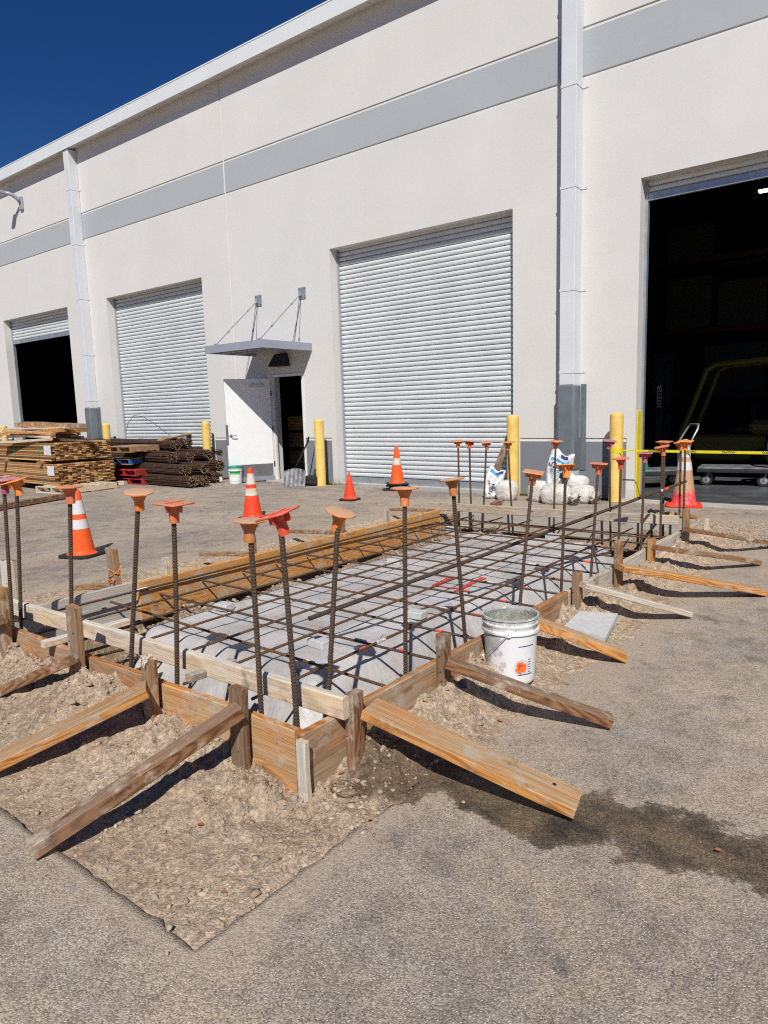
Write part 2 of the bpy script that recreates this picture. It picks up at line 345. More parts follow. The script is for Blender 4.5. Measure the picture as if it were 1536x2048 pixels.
def pail_mat(name, base, splat=True):
    t = NT(name); v = t.coord(); b = base
    n = t.noise(v, 9, 6, .7)
    if splat:
        s = t.n('ShaderNodeSeparateXYZ'); t.l(v, s.inputs[0])
        zz = t.math('MULTIPLY_ADD', s.outputs[2], 2.3, -.47)         # more cement towards the rim
        xx = t.math('MULTIPLY_ADD', t.math('ADD', t.math('MULTIPLY', s.outputs[0], .79), t.math('MULTIPLY', s.outputs[1], .61)), -2.6, 0.03)                  # and on the spout side
        f = t.math('ADD', n, t.math('MAXIMUM', zz, xx)); f2 = t.ramp(f, [(.72, 0), (.80, 1)])
        c2 = t.ramp(t.noise(v, 40, 5, .8), [(.3, (.17, .165, .14)), (.6, (.46, .45, .40))])
        b = t.mix(t.math('MULTIPLY', f2, .8), base, c2)
    return t.fin(b, .42, 0, t.bump(n, .15, .004), .4)
MT['pail'] = pail_mat('pail_white_plastic', (.78, .78, .78)); MT['pail2'] = pail_mat('pail_clean_plastic', (.78, .79, .78), False)
MT['cement'] = plain('dried_cement', (.36, .36, .31), .9, var=.4, nscale=25, bs=.8, bd=.01)
MT['green'] = plain('green_plastic', (.02, .27, .17), .4); MT['greenlabel'] = plain('green_label', (.10, .55, .08), .5)
MT['white'] = plain('white_label', (.78, .78, .77), .6, var=.05); MT['ink'] = plain('dark_ink', (.02, .02, .06), .6)
MT['blueink'] = plain('blue_ink', (.02, .04, .22), .6); MT['cyanink'] = plain('cyan_ink', (.04, .36, .58), .6); MT['redink'] = plain('red_ink', (.6, .06, .05), .6)
MT['orangeink'] = plain('orange_ink', (.90, .17, .03), .6, var=.2, nscale=60)
def bag_mat(name, c, d):
    t = NT(name); v = t.coord(rnd=True); n = t.noise(v, 5, 6, .7, .5); b = t.ramp(n, [(.35, d), (.55, c)])
    wv = t.n('ShaderNodeTexWave'); t.l(t.coord(), wv.inputs[0]); wv.inputs['Scale'].default_value = 60
    h = t.math('ADD', t.noise(v, 9, 6, .7, 1.5), t.math('MULTIPLY', wv.outputs['Fac'], .04))
    return t.fin(b, .6, 0, t.bump(h, .8, .03), .3)
MT['bag'] = bag_mat('sandbag_woven', (.72, .70, .65), (.50, .45, .37)); MT['bagw'] = bag_mat('bag_white_plastic', (.80, .80, .80), (.60, .58, .56))
MT['tape'] = plain('caution_tape_yellow', (.70, .60, .015), .45, var=.05)
MT['lampglow'] = None
t = NT('strip_light'); t.b.inputs['Emission Color'].default_value = (.9, .97, 1, 1); t.b.inputs['Emission Strength'].default_value = 3.0; MT['lampglow'] = t.fin((.9, .9, .9), .5)
MT['blue'] = plain('blue_pallet_paint', (.03, .16, .42), .6, var=.25); MT['redp'] = plain('red_pallet_paint', (.36, .03, .03), .6, var=.3)
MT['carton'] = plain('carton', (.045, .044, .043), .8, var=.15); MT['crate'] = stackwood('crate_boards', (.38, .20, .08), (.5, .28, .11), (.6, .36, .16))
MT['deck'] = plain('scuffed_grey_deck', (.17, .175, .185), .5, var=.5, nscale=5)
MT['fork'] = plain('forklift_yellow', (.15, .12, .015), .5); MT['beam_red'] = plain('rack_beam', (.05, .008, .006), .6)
MT['leaf'] = plain('dry_leaf', (.30, .12, .05), .7, var=.4, nscale=30, rnd=True)
MT['grass'] = plain('weeds', (.14, .16, .05), .8, var=.4, nscale=20)
def tag_mat():
    t = NT('printed_paper_tag'); v = t.coord((1, 1, 1)); n = t.noise(t.coord((18, 18, 60)), 1.5, 3, .5)
    sp = t.n('ShaderNodeSeparateXYZ'); t.l(v, sp.inputs[0])
    f = t.ramp(n, [(.58, 0), (.61, 1)]); return t.fin(t.mix(f, (.74, .74, .74), (.10, .10, .12)), .6)
MT['tag'] = tag_mat()

# ------------------------------------------------------------------ mesh helpers
class MB:
    def __init__(s): s.v = []; s.f = []; s.mi = []; s.var = []; s.mats = []; s.cur = 0; s.cv = .5
    def mat(s, m):
        m = MT[m] if isinstance(m, str) else m
        if m not in s.mats: s.mats.append(m)
        s.cur = s.mats.index(m); return s
    def face(s, idx): s.f.append(tuple(idx)); s.mi.append(s.cur); s.var.append(s.cv)
    def quad(s, a, b, c, d):
        i = len(s.v); s.v += [tuple(a), tuple(b), tuple(c), tuple(d)]; s.face((i, i+1, i+2, i+3))
    def poly(s, pts):
        i = len(s.v); s.v += [tuple(p) for p in pts]; s.face(range(i, i+len(pts)))
    def box(s, lo, hi, m=None):
        i = len(s.v); x0, y0, z0 = lo; x1, y1, z1 = hi
        P = [(x0, y0, z0), (x1, y0, z0), (x1, y1, z0), (x0, y1, z0), (x0, y0, z1), (x1, y0, z1), (x1, y1, z1), (x0, y1, z1)]
        if m is not None: P = [tuple(m @ Vector(p)) for p in P]
        s.v += P
        for q in ((0, 3, 2, 1), (4, 5, 6, 7), (0, 1, 5, 4), (1, 2, 6, 5), (2, 3, 7, 6), (3, 0, 4, 7)): s.face([i+k for k in q])
    def cbox(s, lo, hi, c=.004, m=None):
        """box with chamfered edges"""
        x = (lo[0], hi[0]); y = (lo[1], hi[1]); z = (lo[2], hi[2]); i0 = len(s.v); idx = {}
        for a in (0, 1):
            for b in (0, 1):
                for d in (0, 1):
                    sx = (1, -1)[a]; sy = (1, -1)[b]; sz = (1, -1)[d]; p = (x[a], y[b], z[d])
                    for k, q in enumerate(((p[0], p[1]+sy*c, p[2]+sz*c), (p[0]+sx*c, p[1], p[2]+sz*c), (p[0]+sx*c, p[1]+sy*c, p[2]))):
                        if m is not None: q = tuple(m @ Vector(q))
                        idx[a, b, d, k] = len(s.v); s.v.append(q)
        F = s.face; I = idx
        F([I[0, 0, 0, 0], I[0, 0, 1, 0], I[0, 1, 1, 0], I[0, 1, 0, 0]]); F([I[1, 0, 0, 0], I[1, 1, 0, 0], I[1, 1, 1, 0], I[1, 0, 1, 0]])
        F([I[0, 0, 0, 1], I[1, 0, 0, 1], I[1, 0, 1, 1], I[0, 0, 1, 1]]); F([I[0, 1, 0, 1], I[0, 1, 1, 1], I[1, 1, 1, 1], I[1, 1, 0, 1]])
        F([I[0, 0, 0, 2], I[0, 1, 0, 2], I[1, 1, 0, 2], I[1, 0, 0, 2]]); F([I[0, 0, 1, 2], I[1, 0, 1, 2], I[1, 1, 1, 2], I[0, 1, 1, 2]])
        for a in (0, 1):
            for b in (0, 1):
                F([I[a, b, 0, 0], I[a, b, 1, 0], I[a, b, 1, 1], I[a, b, 0, 1]])
                F([I[a, 0, b, 0], I[a, 1, b, 0], I[a, 1, b, 2], I[a, 0, b, 2]])
                F([I[0, a, b, 1], I[1, a, b, 1], I[1, a, b, 2], I[0, a, b, 2]])
                for d in (0, 1): F([I[a, b, d, 0], I[a, b, d, 1], I[a, b, d, 2]])
    def tube(s, pts, r, n=8, cap=True, radii=None):
        pts = [Vector(p) for p in pts]; rings = []; prev = None
        for i, p in enumerate(pts):
            if i == 0: d = pts[1]-p
            elif i == len(pts)-1: d = p-pts[-2]
            else: d = (pts[i+1]-pts[i-1])
            d = d.normalized()
            if prev is None:
                a = Vector((0, 0, 1)) if abs(d.z) < .9 else Vector((1, 0, 0)); u = d.cross(a).normalized()
            else: u = (prev-d*prev.dot(d)).normalized()
            prev = u; v = d.cross(u); rr = radii[i] if radii else r; k = len(s.v); rings.append(k)
            for j in range(n):
                a = 2*math.pi*j/n; s.v.append(tuple(p+(u*math.cos(a)+v*math.sin(a))*rr))
        for a, b in zip(rings, rings[1:]):
            for j in range(n): s.face((a+j, a+(j+1) % n, b+(j+1) % n, b+j))
        if cap:
            s.face([rings[0]+j for j in reversed(range(n))]); s.face([rings[-1]+j for j in range(n)])
    def lathe(s, prof, n=24, m=None, a0=0, capb=False):
        rings = []
        for (r, z) in prof:
            k = len(s.v); rings.append(k)
            for j in range(n):
                a = a0+2*math.pi*j/n; p = Vector((r*math.cos(a), r*math.sin(a), z))
                if m is not None: p = m @ p
                s.v.append(tuple(p))
        for a, b in zip(rings, rings[1:]):
            for j in range(n): s.face((a+j, a+(j+1) % n, b+(j+1) % n, b+j))
        if capb: s.face([rings[0]+j for j in reversed(range(n))]); s.face([rings[-1]+j for j in range(n)])
    def build(s, name, parent=None, smooth=False, origin=None):
        me = bpy.data.meshes.new(name)
        vs = np.array(s.v, dtype=float)
        if origin is not None: vs = vs-np.array(origin)
        me.from_pydata([tuple(v) for v in vs], [], s.f)
        for m in s.mats: me.materials.append(m)
        me.polygons.foreach_set('material_index', s.mi)
        if smooth is True: me.polygons.foreach_set('use_smooth', [True]*len(s.f))
        a = me.attributes.new('var', 'FLOAT', 'FACE'); a.data.foreach_set('value', s.var)
        me.validate(); me.update()
        bm = bmesh.new(); bm.from_mesh(me); bmesh.ops.recalc_face_normals(bm, faces=bm.faces); bm.to_mesh(me); bm.free()
        o = bpy.data.objects.new(name, me); col.objects.link(o)
        if origin is not None: o.location = origin
        if parent is not None: o.parent = parent
        if smooth == 'auto':
            me.polygons.foreach_set('use_smooth', [True]*len(me.polygons))
            try: me.set_sharp_from_angle(angle=R_(40))
            except Exception: pass
        return o
def tag(o, label=None, cat=None, group=None, kind=None):
    if label: o['label'] = label
    if cat: o['category'] = cat
    if group: o['group'] = group
    if kind: o['kind'] = kind
    return o
def empty(name, loc=(0, 0, 0), rz=0.0, label=None, cat=None, group=None):
    o = bpy.data.objects.new(name, None); o.location = loc; o.rotation_euler = (0, 0, rz); o.empty_display_size = .1
    col.objects.link(o); return tag(o, label, cat, group)
def struct(o): o['kind'] = 'structure'; return o
ORD = ['nearest', 'second', 'third', 'fourth', 'fifth', 'sixth', 'seventh', 'eighth', 'ninth', 'tenth', 'eleventh', 'twelfth', 'thirteenth', 'fourteenth']

# numpy noise
def _hash(ix, iy, seed):
    h = (ix*374761393+iy*668265263+seed*974634777) & 0xffffffff
    h = ((h ^ (h >> 13))*1274126177) & 0xffffffff
    return ((h ^ (h >> 16)) & 0xffff)/65535.0
def vnoise(x, y, seed=0):
    ix = np.floor(x).astype(np.int64); iy = np.floor(y).astype(np.int64); fx = x-ix; fy = y-iy
    ux = fx*fx*(3-2*fx); uy = fy*fy*(3-2*fy)
    a = _hash(ix, iy, seed); b = _hash(ix+1, iy, seed); c = _hash(ix, iy+1, seed); d = _hash(ix+1, iy+1, seed)
    return (a*(1-ux)+b*ux)*(1-uy)+(c*(1-ux)+d*ux)*uy
def fbm(x, y, sc, oct=4, gain=.5, seed=0):
    s = 0; a = 1; t = 0
    for i in range(oct):
        s = s+a*vnoise(x*sc+17.3*i, y*sc-9.1*i, seed+i); t += a; a *= gain; sc *= 2.03
    return s/t-.5
def grid_obj(name, xs, ys, zf, mat, keep=None, attrs=None, smooth=True):
    X, Y = np.meshgrid(xs, ys); Z = zf(X, Y); nx, ny = len(xs), len(ys)
    vs = np.stack([X.ravel(), Y.ravel(), Z.ravel()], 1)
    i = np.arange(nx-1)[None, :]+nx*np.arange(ny-1)[:, None]
    F = np.stack([i, i+1, i+1+nx, i+nx], -1).reshape(-1, 4)
    if keep is not None:
        cx = (X[:-1, :-1]+X[1:, 1:])/2; cy = (Y[:-1, :-1]+Y[1:, 1:])/2; F = F[keep(cx, cy).ravel()]
    me = bpy.data.meshes.new(name); me.vertices.add(len(vs)); me.vertices.foreach_set('co', vs.ravel())
    me.loops.add(len(F)*4); me.loops.foreach_set('vertex_index', F.ravel())
    me.polygons.add(len(F)); me.polygons.foreach_set('loop_start', np.arange(len(F))*4)
    me.update(calc_edges=True); me.validate()
    me.polygons.foreach_set('use_smooth', [smooth]*len(F))
    me.materials.append(MT[mat] if isinstance(mat, str) else mat)
    if attrs:
        for k, fn in attrs.items():
            a = me.attributes.new(k, 'FLOAT', 'POINT'); a.data.foreach_set('value', fn(X, Y).ravel().astype(float))
    o = bpy.data.objects.new(name, me); col.objects.link(o); return o

# ------------------------------------------------------------------ ground
XL, XR, YF, YB = -5.78, -1.50, 1.03, 8.75           # saw-cut opening in the pavement
FX0, FX1, FY0, FY1 = -4.62, -1.80, 1.76, 7.50       # outside faces of the formwork
def cum(bps): return np.unique(np.round(np.concatenate(bps), 4))
xs = cum([np.array([-400., -120, -60]), np.arange(-40, -8, .5), np.arange(-8, 1.6, .04), np.arange(1.6, 6, .4), np.array([10., 20, 60, 150, 400]), [XL, XR]])
ys = cum([np.array([-400., -150, -60, -20, -8, -4, -2]), np.arange(-1, .4, .1), np.arange(.4, 9.6, .04), np.arange(9.6, 10.3, .1), [10.33, YF, YB]])
WETP = [(-1.62, 2.02, .17), (-1.45, 2.2, .16), (-1.2, 2.17, .13), (-.98, 2.12, .13), (-.80, 2.27, .17), (-.62, 2.29, .17), (-.42, 2.31, .16), (-.2, 2.34, .15), (.1, 2.36, .14)]
def wetf(X, Y):
    best = np.full(X.shape, 9.0)
    for (x0, y0, r0), (x1, y1, r1) in zip(WETP, WETP[1:]):
        dx, dy = x1-x0, y1-y0; t = np.clip(((X-x0)*dx+(Y-y0)*dy)/(dx*dx+dy*dy), 0, 1)
        d = np.hypot(X-(x0+t*dx), Y-(y0+t*dy))/(r0+(r1-r0)*t); best = np.minimum(best, d)
    return np.clip(1.0-.5*best, 0, 1)
def rectd(X, Y, x0, x1, y0, y1):
    dx = np.maximum(np.maximum(x0-X, X-x1), 0); dy = np.maximum(np.maximum(y0-Y, Y-y1), 0); return np.hypot(dx, dy)
def dustf(X, Y):
    d = rectd(X, Y, XL, XR, YF, YB)
    r = .05+.06*np.clip((X+2.2)/.8, 0, 1)+.24*np.clip((Y-2.2)/3, 0, 1)+.55*np.clip((Y-7.0)/2, 0, 1)+.25*np.clip((-4-X)/2, 0, 1)
    a = np.exp(-(d/r)**1.4)*1.0
    # tan footprints of dragged dirt in front
    sa, sb = G(0, 1862), G(172, 1772); sd_ = np.clip(((X-sa.x)*(sb.x-sa.x)+(Y-sa.y)*(sb.y-sa.y))/((sb-sa).length_squared), -.6, 1); sl_d = np.hypot(X-(sa.x+sd_*(sb.x-sa.x)), Y-(sa.y+sd_*(sb.y-sa.y))); a = np.maximum(a, .8*np.exp(-(sl_d/.022)**2))
    a2 = .42*np.exp(-((X+1.1)/.45)**2-((Y-3.1)/1.1)**2)+.18*np.exp(-((X+1.0)/.5)**2-((Y-1.2)/.45)**2)
    return np.clip(a+a2, 0, 1)
def asz(X, Y):
    far = np.clip((40-np.hypot(X, Y))/30, 0, 1)
    return (fbm(X, Y, .8, 3, seed=3)*.012+fbm(X, Y, 9, 2, seed=5)*.0025)*far
ground = grid_obj('parking_lot', xs, ys, asz, 'asphalt', keep=lambda x, y: ~((x > XL) & (x < XR) & (y > YF) & (y < YB)), attrs={'wet': wetf, 'dust': dustf})
me = ground.data
co = np.empty(len(me.vertices)*3); me.vertices.foreach_get('co', co); co = co.reshape(-1, 3)
on = (((abs(co[:, 0]-XR) < 1e-3) | (abs(co[:, 0]-XL) < 1e-3)) & (co[:, 1] > YF-1e-3) & (co[:, 1] < YB+1e-3)) | (((abs(co[:, 1]-YF) < 1e-3) | (abs(co[:, 1]-YB) < 1e-3)) & (co[:, 0] > XL-1e-3) & (co[:, 0] < XR+1e-3))
jx = fbm(co[:, 0]+3, co[:, 1], 13, 4, .6, seed=11)*.055; jy = fbm(co[:, 0], co[:, 1]+5, 13, 4, .6, seed=13)*.055
co[on, 0] += jx[on]; co[on, 1] += jy[on]
me.vertices.foreach_set('co', co.ravel()); me.update(); struct(ground)
# broken asphalt edge (thickness of the pavement)
bm = bmesh.new(); bm.from_mesh(me)
be = [e for e in bm.edges if e.is_boundary and XL-.1 < e.verts[0].co.x < XR+.1 and YF-.1 < e.verts[0].co.y < YB+.1]
r = bmesh.ops.extrude_edge_only(bm, edges=be)
for g in r['geom']:
    if isinstance(g, bmesh.types.BMVert): g.co.z -= .09
bm.to_mesh(me); bm.free()
me.polygons.foreach_set('use_smooth', [True]*len(me.polygons))

# inside: heaped soil around the forms, trench, earth core
def core(X, Y):
    q = rectd(X, Y, -4.02, -2.58, 2.62, 6.75)
    return .05-.44*(1-np.exp(-(q/.24)**2.2))
def soil(X, Y):
    inside = (X > FX0+.03) & (X < FX1-.03) & (Y > FY0+.03) & (Y < FY1-.03)
    d = rectd(X, Y, FX0, FX1, FY0, FY1)
    n = fbm(X, Y, 1.3, 3, seed=21)
    m = .155+.15*n
    corner = np.exp(-((X+1.75)/.42)**2-((Y-1.7)/.38)**2); m = m*(1-.85*corner)
    heap = -.022+m*np.exp(-(d/.33)**1.7)
    amp = .25+np.exp(-(d/.36)**2)
    heap += fbm(X, Y, 6, 4, .6, seed=31)*.085*np.exp(-(d/.40)**2)+fbm(X, Y, 24, 3, .65, seed=41)*.026*amp+(.5-abs(fbm(X, Y, 17, 2, .6, seed=47))*2)*.012*amp
    lump = np.clip(fbm(X, Y, 11, 3, .6, seed=44)-.01, 0, 1)*.24*np.exp(-(d/.33)**2)
    heap += lump
    edge = np.minimum(np.minimum(X-XL, XR-X), np.minimum(Y-YF, YB-Y))
    heap = np.where((Y > 7.6), heap+.03, heap)
    flush = np.clip(np.clip((Y-1.9)/.5, 0, 1)*(X > -2.5)+1.0*(Y > 8.0)+1.0*(X < -5.2)*(Y > 2.5)+.35*(X > -2.2)*(Y < 2.0), 0, 1)
    fl = flush*np.exp(-(np.clip(edge, 0, 9)/.10)**2)
    lip = .010+fbm(X, Y, 13, 4, .6, seed=49)*.034-.16*np.clip(-edge, 0, 1)
    heap = heap*(1-fl)+fl*lip
    nf = (1-flush)*np.exp(-(np.clip(edge, 0, 9)/.04)**2); heap = heap*(1-nf)+nf*(-.016+fbm(X, Y, 20, 3, seed=50)*.014)
    c = core(X, Y)-.012
    tr = np.maximum(c, -.36+fbm(X, Y, 5, 4, seed=51)*.08)
    # rough dug sides on the left of the core
    lm = np.clip((-3.86-X)*5, 0, 1)*np.clip((Y-2.35)*3, 0, 1)*np.clip((X+4.50)*9, 0, 1)
    tr = tr*(1-lm)+lm*(-.035+fbm(X, Y, 3.2, 3, seed=54)*.16+fbm(X, Y, 11, 4, .6, seed=55)*.10+fbm(X, Y, 30, 3, .6, seed=57)*.03)
    return np.where(inside, tr, heap)
gx = cum([np.arange(XL-.14, XR+.14, .0125)]); gy = cum([np.arange(YF-.14, 4.2, .0125), np.arange(4.2, YB+.2, .022)])
def deepf(X, Y): return ((X > FX0) & (X < FX1) & (Y > FY0) & (Y < FY1)).astype(float)
dirt = grid_obj('excavated_soil', gx, gy, soil, 'dirt', attrs={'wet': lambda X, Y: wetf(X, Y)*.9*(X > -1.78), 'deep': deepf}); struct(dirt)

# loose clods and gravel (uncountable)
ico = bmesh.new(); bmesh.ops.create_icosphere(ico, subdivisions=1, radius=1); IV1 = np.array([v.co[:] for v in ico.verts]); IF1 = np.array([[v.index for v in f.verts] for f in ico.faces]); ico.free()
ico = bmesh.new(); bmesh.ops.create_icosphere(ico, subdivisions=2, radius=1); IV2 = np.array([v.co[:] for v in ico.verts]); IF2 = np.array([[v.index for v in f.verts] for f in ico.faces]); ico.free()
def clods(name, P, S, V, mat='pebble', flat=.7, fine=False):
    IV, IF = (IV2, IF2) if fine else (IV1, IF1)
    n = len(P); J = 1+(.42 if fine else .9)*(rng.rand(n, len(IV), 1)-.5)
    ang = rng.rand(n)*6.28; ca, sa = np.cos(ang), np.sin(ang)
    st = 1+.9*rng.rand(n, 3)-.4
    v = IV[None]*J*st[:, None, :]*S[:, None, None]; v[:, :, 2] *= flat
    x = v[:, :, 0]*ca[:, None]-v[:, :, 1]*sa[:, None]; y = v[:, :, 0]*sa[:, None]+v[:, :, 1]*ca[:, None]
    v = np.stack([x, y, v[:, :, 2]], -1)+P[:, None, :]
    F = (IF[None]+(np.arange(n)*len(IV))[:, None, None]).reshape(-1, 3)
    me = bpy.data.meshes.new(name); me.vertices.add(n*len(IV)); me.vertices.foreach_set('co', v.ravel())
    me.loops.add(len(F)*3); me.loops.foreach_set('vertex_index', F.ravel()); me.polygons.add(len(F)); me.polygons.foreach_set('loop_start', np.arange(len(F))*3)
    me.update(calc_edges=True); me.materials.append(MT[mat])
    a = me.attributes.new('var', 'FLOAT', 'FACE'); a.data.foreach_set('value', np.repeat(V, len(IF)))
    o = bpy.data.objects.new(name, me); col.objects.link(o); return o
def scatter(n, x0, x1, y0, y1, smin, smax, pw=3):
    X = x0+rng.rand(n)*(x1-x0); Y = y0+rng.rand(n)*(y1-y0); S = smin+(smax-smin)*rng.rand(n)**pw; return X, Y, S
X, Y, S = scatter(95000, XL, XR, YF, 7.6, .0016, .0105, 4)
d = rectd(X, Y, FX0, FX1, FY0, FY1); k = (d > .015) & (rng.rand(len(X)) < .10+.95*np.exp(-(d/.26)**2)*(.25+1.2*np.clip(fbm(X, Y, 5, 3, seed=90)+.3, 0, 1)))
X, Y, S = X[k], Y[k], S[k]; Z = soil(X, Y)+S*.3
V = np.clip(.3+rng.rand(len(X))*.4+(rng.rand(len(X)) > .985)*.25, 0, 1)
o = clods('soil_clods', np.stack([X, Y, Z], 1), S, V); tag(o, 'loose clods and pebbles heaped on the soil around the formwork', 'gravel', kind='stuff')
X, Y, S = scatter(30000, XL, XR, YF, 7.9, .005, .017, 3); d = rectd(X, Y, FX0, FX1, FY0, FY1)
patch = np.clip(fbm(X, Y, 3.5, 3, seed=95)*3+.35, 0, 1)
k = (d > .02) & (rng.rand(len(X)) < (.85*np.exp(-(d/.17)**2)+.07)*patch); X, Y, S = X[k], Y[k], S[k]
# a lump of dug earth along the left side of the core too
Xt, Yt, St = scatter(1800, -4.45, -3.95, 2.4, 6.8, .006, .020, 2); X, Y, S = np.concatenate([X, Xt]), np.concatenate([Y, Yt]), np.concatenate([S, St])
o = clods('earth_clods', np.stack([X, Y, soil(X, Y)+S*.05], 1), S, .38+.22*rng.rand(len(X)), flat=.7, fine=True); tag(o, 'crumbly clods of dug earth banked against the outside of the formwork', 'soil', kind='stuff')
X, Y, S = scatter(9000, -7.5, -.3, .3, 10.0, .0015, .008, 4)
d = rectd(X, Y, XL, XR, YF, YB); k = (d > 0) & (rng.rand(len(X)) < .03+.9*np.exp(-(d/.25)**2)); X, Y, S = X[k], Y[k], S[k]
# bigger broken pieces along the near cut
e = 60; X2 = np.concatenate([-1.5-rng.rand(e)*1.4, np.full(60, -1.52)+rng.randn(60)*.03]); Y2 = np.concatenate([1.08+abs(rng.randn(e))*.10, 1.1+rng.rand(60)*1.2]); S2 = .003+.010*rng.rand(e+60)**3
Z2 = soil(X2, Y2)+S2*.4
P = np.concatenate([np.stack([X, Y, S*.3+.003], 1), np.stack([X2, Y2, Z2], 1)]); S = np.concatenate([S, S2])
o = clods('gravel', P, S, np.clip(.2+rng.rand(len(S))*.75, 0, 1)); tag(o, 'grit and gravel scattered over the asphalt by the cut edge', 'gravel', kind='stuff')
cp = np.stack([-1.62+rng.randn(60)*.10, 1.80+rng.randn(60)*.07, np.zeros(60)], 1); cs = .003+.011*rng.rand(60)**2.5; cp[:, 2] = soil(cp[:, 0], cp[:, 1])+cs*.4
o = clods('rubble', cp, cs, .45+.5*rng.rand(60)); tag(o, 'pale rubble stones beside the near corner of the formwork', 'rubble', kind='stuff')
# gravel strip behind the forms
X, Y, S = scatter(12000, -6.2, -1.2, 7.6, 9.3, .003, .017, 4); Z = np.where((Y < YB) & (X > XL) & (X < XR), soil(np.clip(X, XL, XR), np.clip(Y, YF, YB)), 0)+S*.25
k = rng.rand(len(X)) < np.clip((9.4-Y)*.8, 0, 1); o = clods('loose_gravel', np.stack([X, Y, Z], 1)[k], S[k], rng.rand(k.sum())*.85); tag(o, 'tan gravel spilled behind the rear formwork board', 'gravel', kind='stuff')

# ------------------------------------------------------------------ plastic sheet over the core
def sheetz(X, Y):
    c = core(X, Y)
    wr = fbm(X+.6*Y, Y, 3.2, 4, .5, seed=61)*.02+abs(fbm(X*2.2, Y*.8+X, 2.3, 3, seed=66))*.022-abs(fbm(X*.7+Y*.5, Y*2.0, 2.0, 2, seed=68))*.018
    side = np.clip((.04-c)*6, 0, 1)
    wr = wr+side*(abs(fbm(X*6+2*Y, Y*.9, 2.6, 3, seed=70))*.030*(Y < 2.7)+abs(fbm(X*1.6, Y*5+2*X, 2.3, 3, seed=71))*.022*(X > -2.7))
    return c+.012+wr
sx = np.linspace(0, 1, 190); sy = np.linspace(0, 1, 330)
def sheet_build():
    U, Vv = np.meshgrid(sx, sy); Y = 1.90+Vv*5.12
    left = -4.02-.10*(Y-3)+fbm(Y, Y*0, 1.6, 3, seed=80)*.25; left = np.minimum(left, np.where(Y < 2.7, -3.75, -3.92)); X = left+U*(-2.02-left)
    Z = sheetz(X, Y); nx, ny = len(sx), len(sy)
    m = MB().mat('sheet'); m.v = [tuple(p) for p in np.stack([X.ravel(), Y.ravel(), Z.ravel()], 1)]
    for j in range(ny-1):
        for i in range(nx-1): m.f.append((j*nx+i, j*nx+i+1, (j+1)*nx+i+1, (j+1)*nx+i))
    m.mi = [0]*len(m.f); m.var = [0]*len(m.f); return m.build('plastic_sheet', smooth=True)
sheet = sheet_build(); tag(sheet, 'wrinkled translucent plastic sheeting draped over the earth inside the formwork', 'plastic sheet')
def strip(m, a, b, wd, lift=.007, n=14):
    a = Vector(a[:2]).to_3d(); b = Vector(b[:2]).to_3d(); d = (b-a); nrm = Vector((-d.y, d.x, 0)).normalized()*wd/2; pr = None
    for i in range(n+1):
        p = a+d*i/n; k = 1+.25*math.sin(i*2.1)
        q = []
        for s_ in (-1, 1):
            x, y = p.x+nrm.x*s_*k, p.y+nrm.y*s_*k; q.append((x, y, float(sheetz(np.array([x]), np.array([y]))[0])+lift))
        if pr: m.quad(pr[0], pr[1], q[1], q[0])
        pr = q
m = MB().mat('redtape'); z = .06
g = lambda x, y: G(x, y, z)
strip(m, g(905, 1154), g(868, 1173), .045); strip(m, g(866, 1173), g(925, 1180), .03); strip(m, g(968, 1157), g(917, 1183), .05); strip(m, g(908, 1184), g(940, 1186), .03)
m.build('tape_mark', parent=sheet)

# ------------------------------------------------------------------ timber
def board(name, p0, p1, wd, th, up=(0, 0, 1), mat='w_orange', label=None, cat='board', group=None, point=0, ch=.004, warp=.002, battered=0, twist=0.0):
    """board from p0 to p1 (centre line), wd across, th along 'up'"""
    p0, p1 = Vector(p0), Vector(p1); d = p1-p0; L = d.length; x = d.normalized(); z = Vector(up); z = (z-x*z.dot(x)).normalized(); y = z.cross(x)
    ncut = max(2, int(L/.12)); verts = []; m = MB().mat(mat); c = ch; sec = [(-wd/2+c, -th/2), (wd/2-c, -th/2), (wd/2, -th/2+c), (wd/2, th/2-c), (wd/2-c, th/2), (-wd/2+c, th/2), (-wd/2, th/2-c), (-wd/2, -th/2+c)]
    rings = []
    sd = random.random()*10
    for i in range(ncut+1):
        t = i/ncut; xx = -L/2+L*t; k = len(m.v); rings.append(k); s_ = 1.0
        if i in (0, ncut): s_ = 1-.0
        if point and t > 1-point: s_ = max(.12, (1-t)/point)
        tw = twist*(t-.5); ct, st = math.cos(tw), math.sin(tw)
        oy = warp*math.sin(sd+t*3.1)*2; oz = warp*math.cos(sd*2+t*4.3)
        for (a, b) in sec:
            e = 0
            if battered and i == 0: e = random.uniform(0, battered)
            a2, b2 = a*ct-b*st, a*st+b*ct
            m.v.append((xx+e+random.uniform(-.0008, .0008), a2*s_+oy+random.uniform(-.0006, .0006), b2*(s_ if point else 1)+oz+random.uniform(-.0006, .0006)))
    for a, b in zip(rings, rings[1:]):
        for j in range(8): m.face((a+j, a+(j+1) % 8, b+(j+1) % 8, b+j))
    m.face([rings[0]+j for j in reversed(range(8))]); m.face([rings[-1]+j for j in range(8)])
    o = m.build(name); o.matrix_world = Matrix(((x.x, y.x, z.x, (p0.x+p1.x)/2), (x.y, y.y, z.y, (p0.y+p1.y)/2), (x.z, y.z, z.z, (p0.z+p1.z)/2), (0, 0, 0, 1)))
    if label: tag(o, label, cat, group)
    return o
def nails(o, pts, r=.006):
    for (x, y, z) in pts:
        m = MB().mat('blackmetal'); m.lathe([(0.0001, .0015), (r*.7, .0013), (r, 0)], 8, Matrix.Translation((x, y, z))); m.build('nail_head', parent=o)
GF = 'formwork boards around the excavation'
ZT, ZB = .25, -.045; ZM = (ZT+ZB)/2; HB = ZT-ZB
XC = FX1-.02; YC = FY0+.02
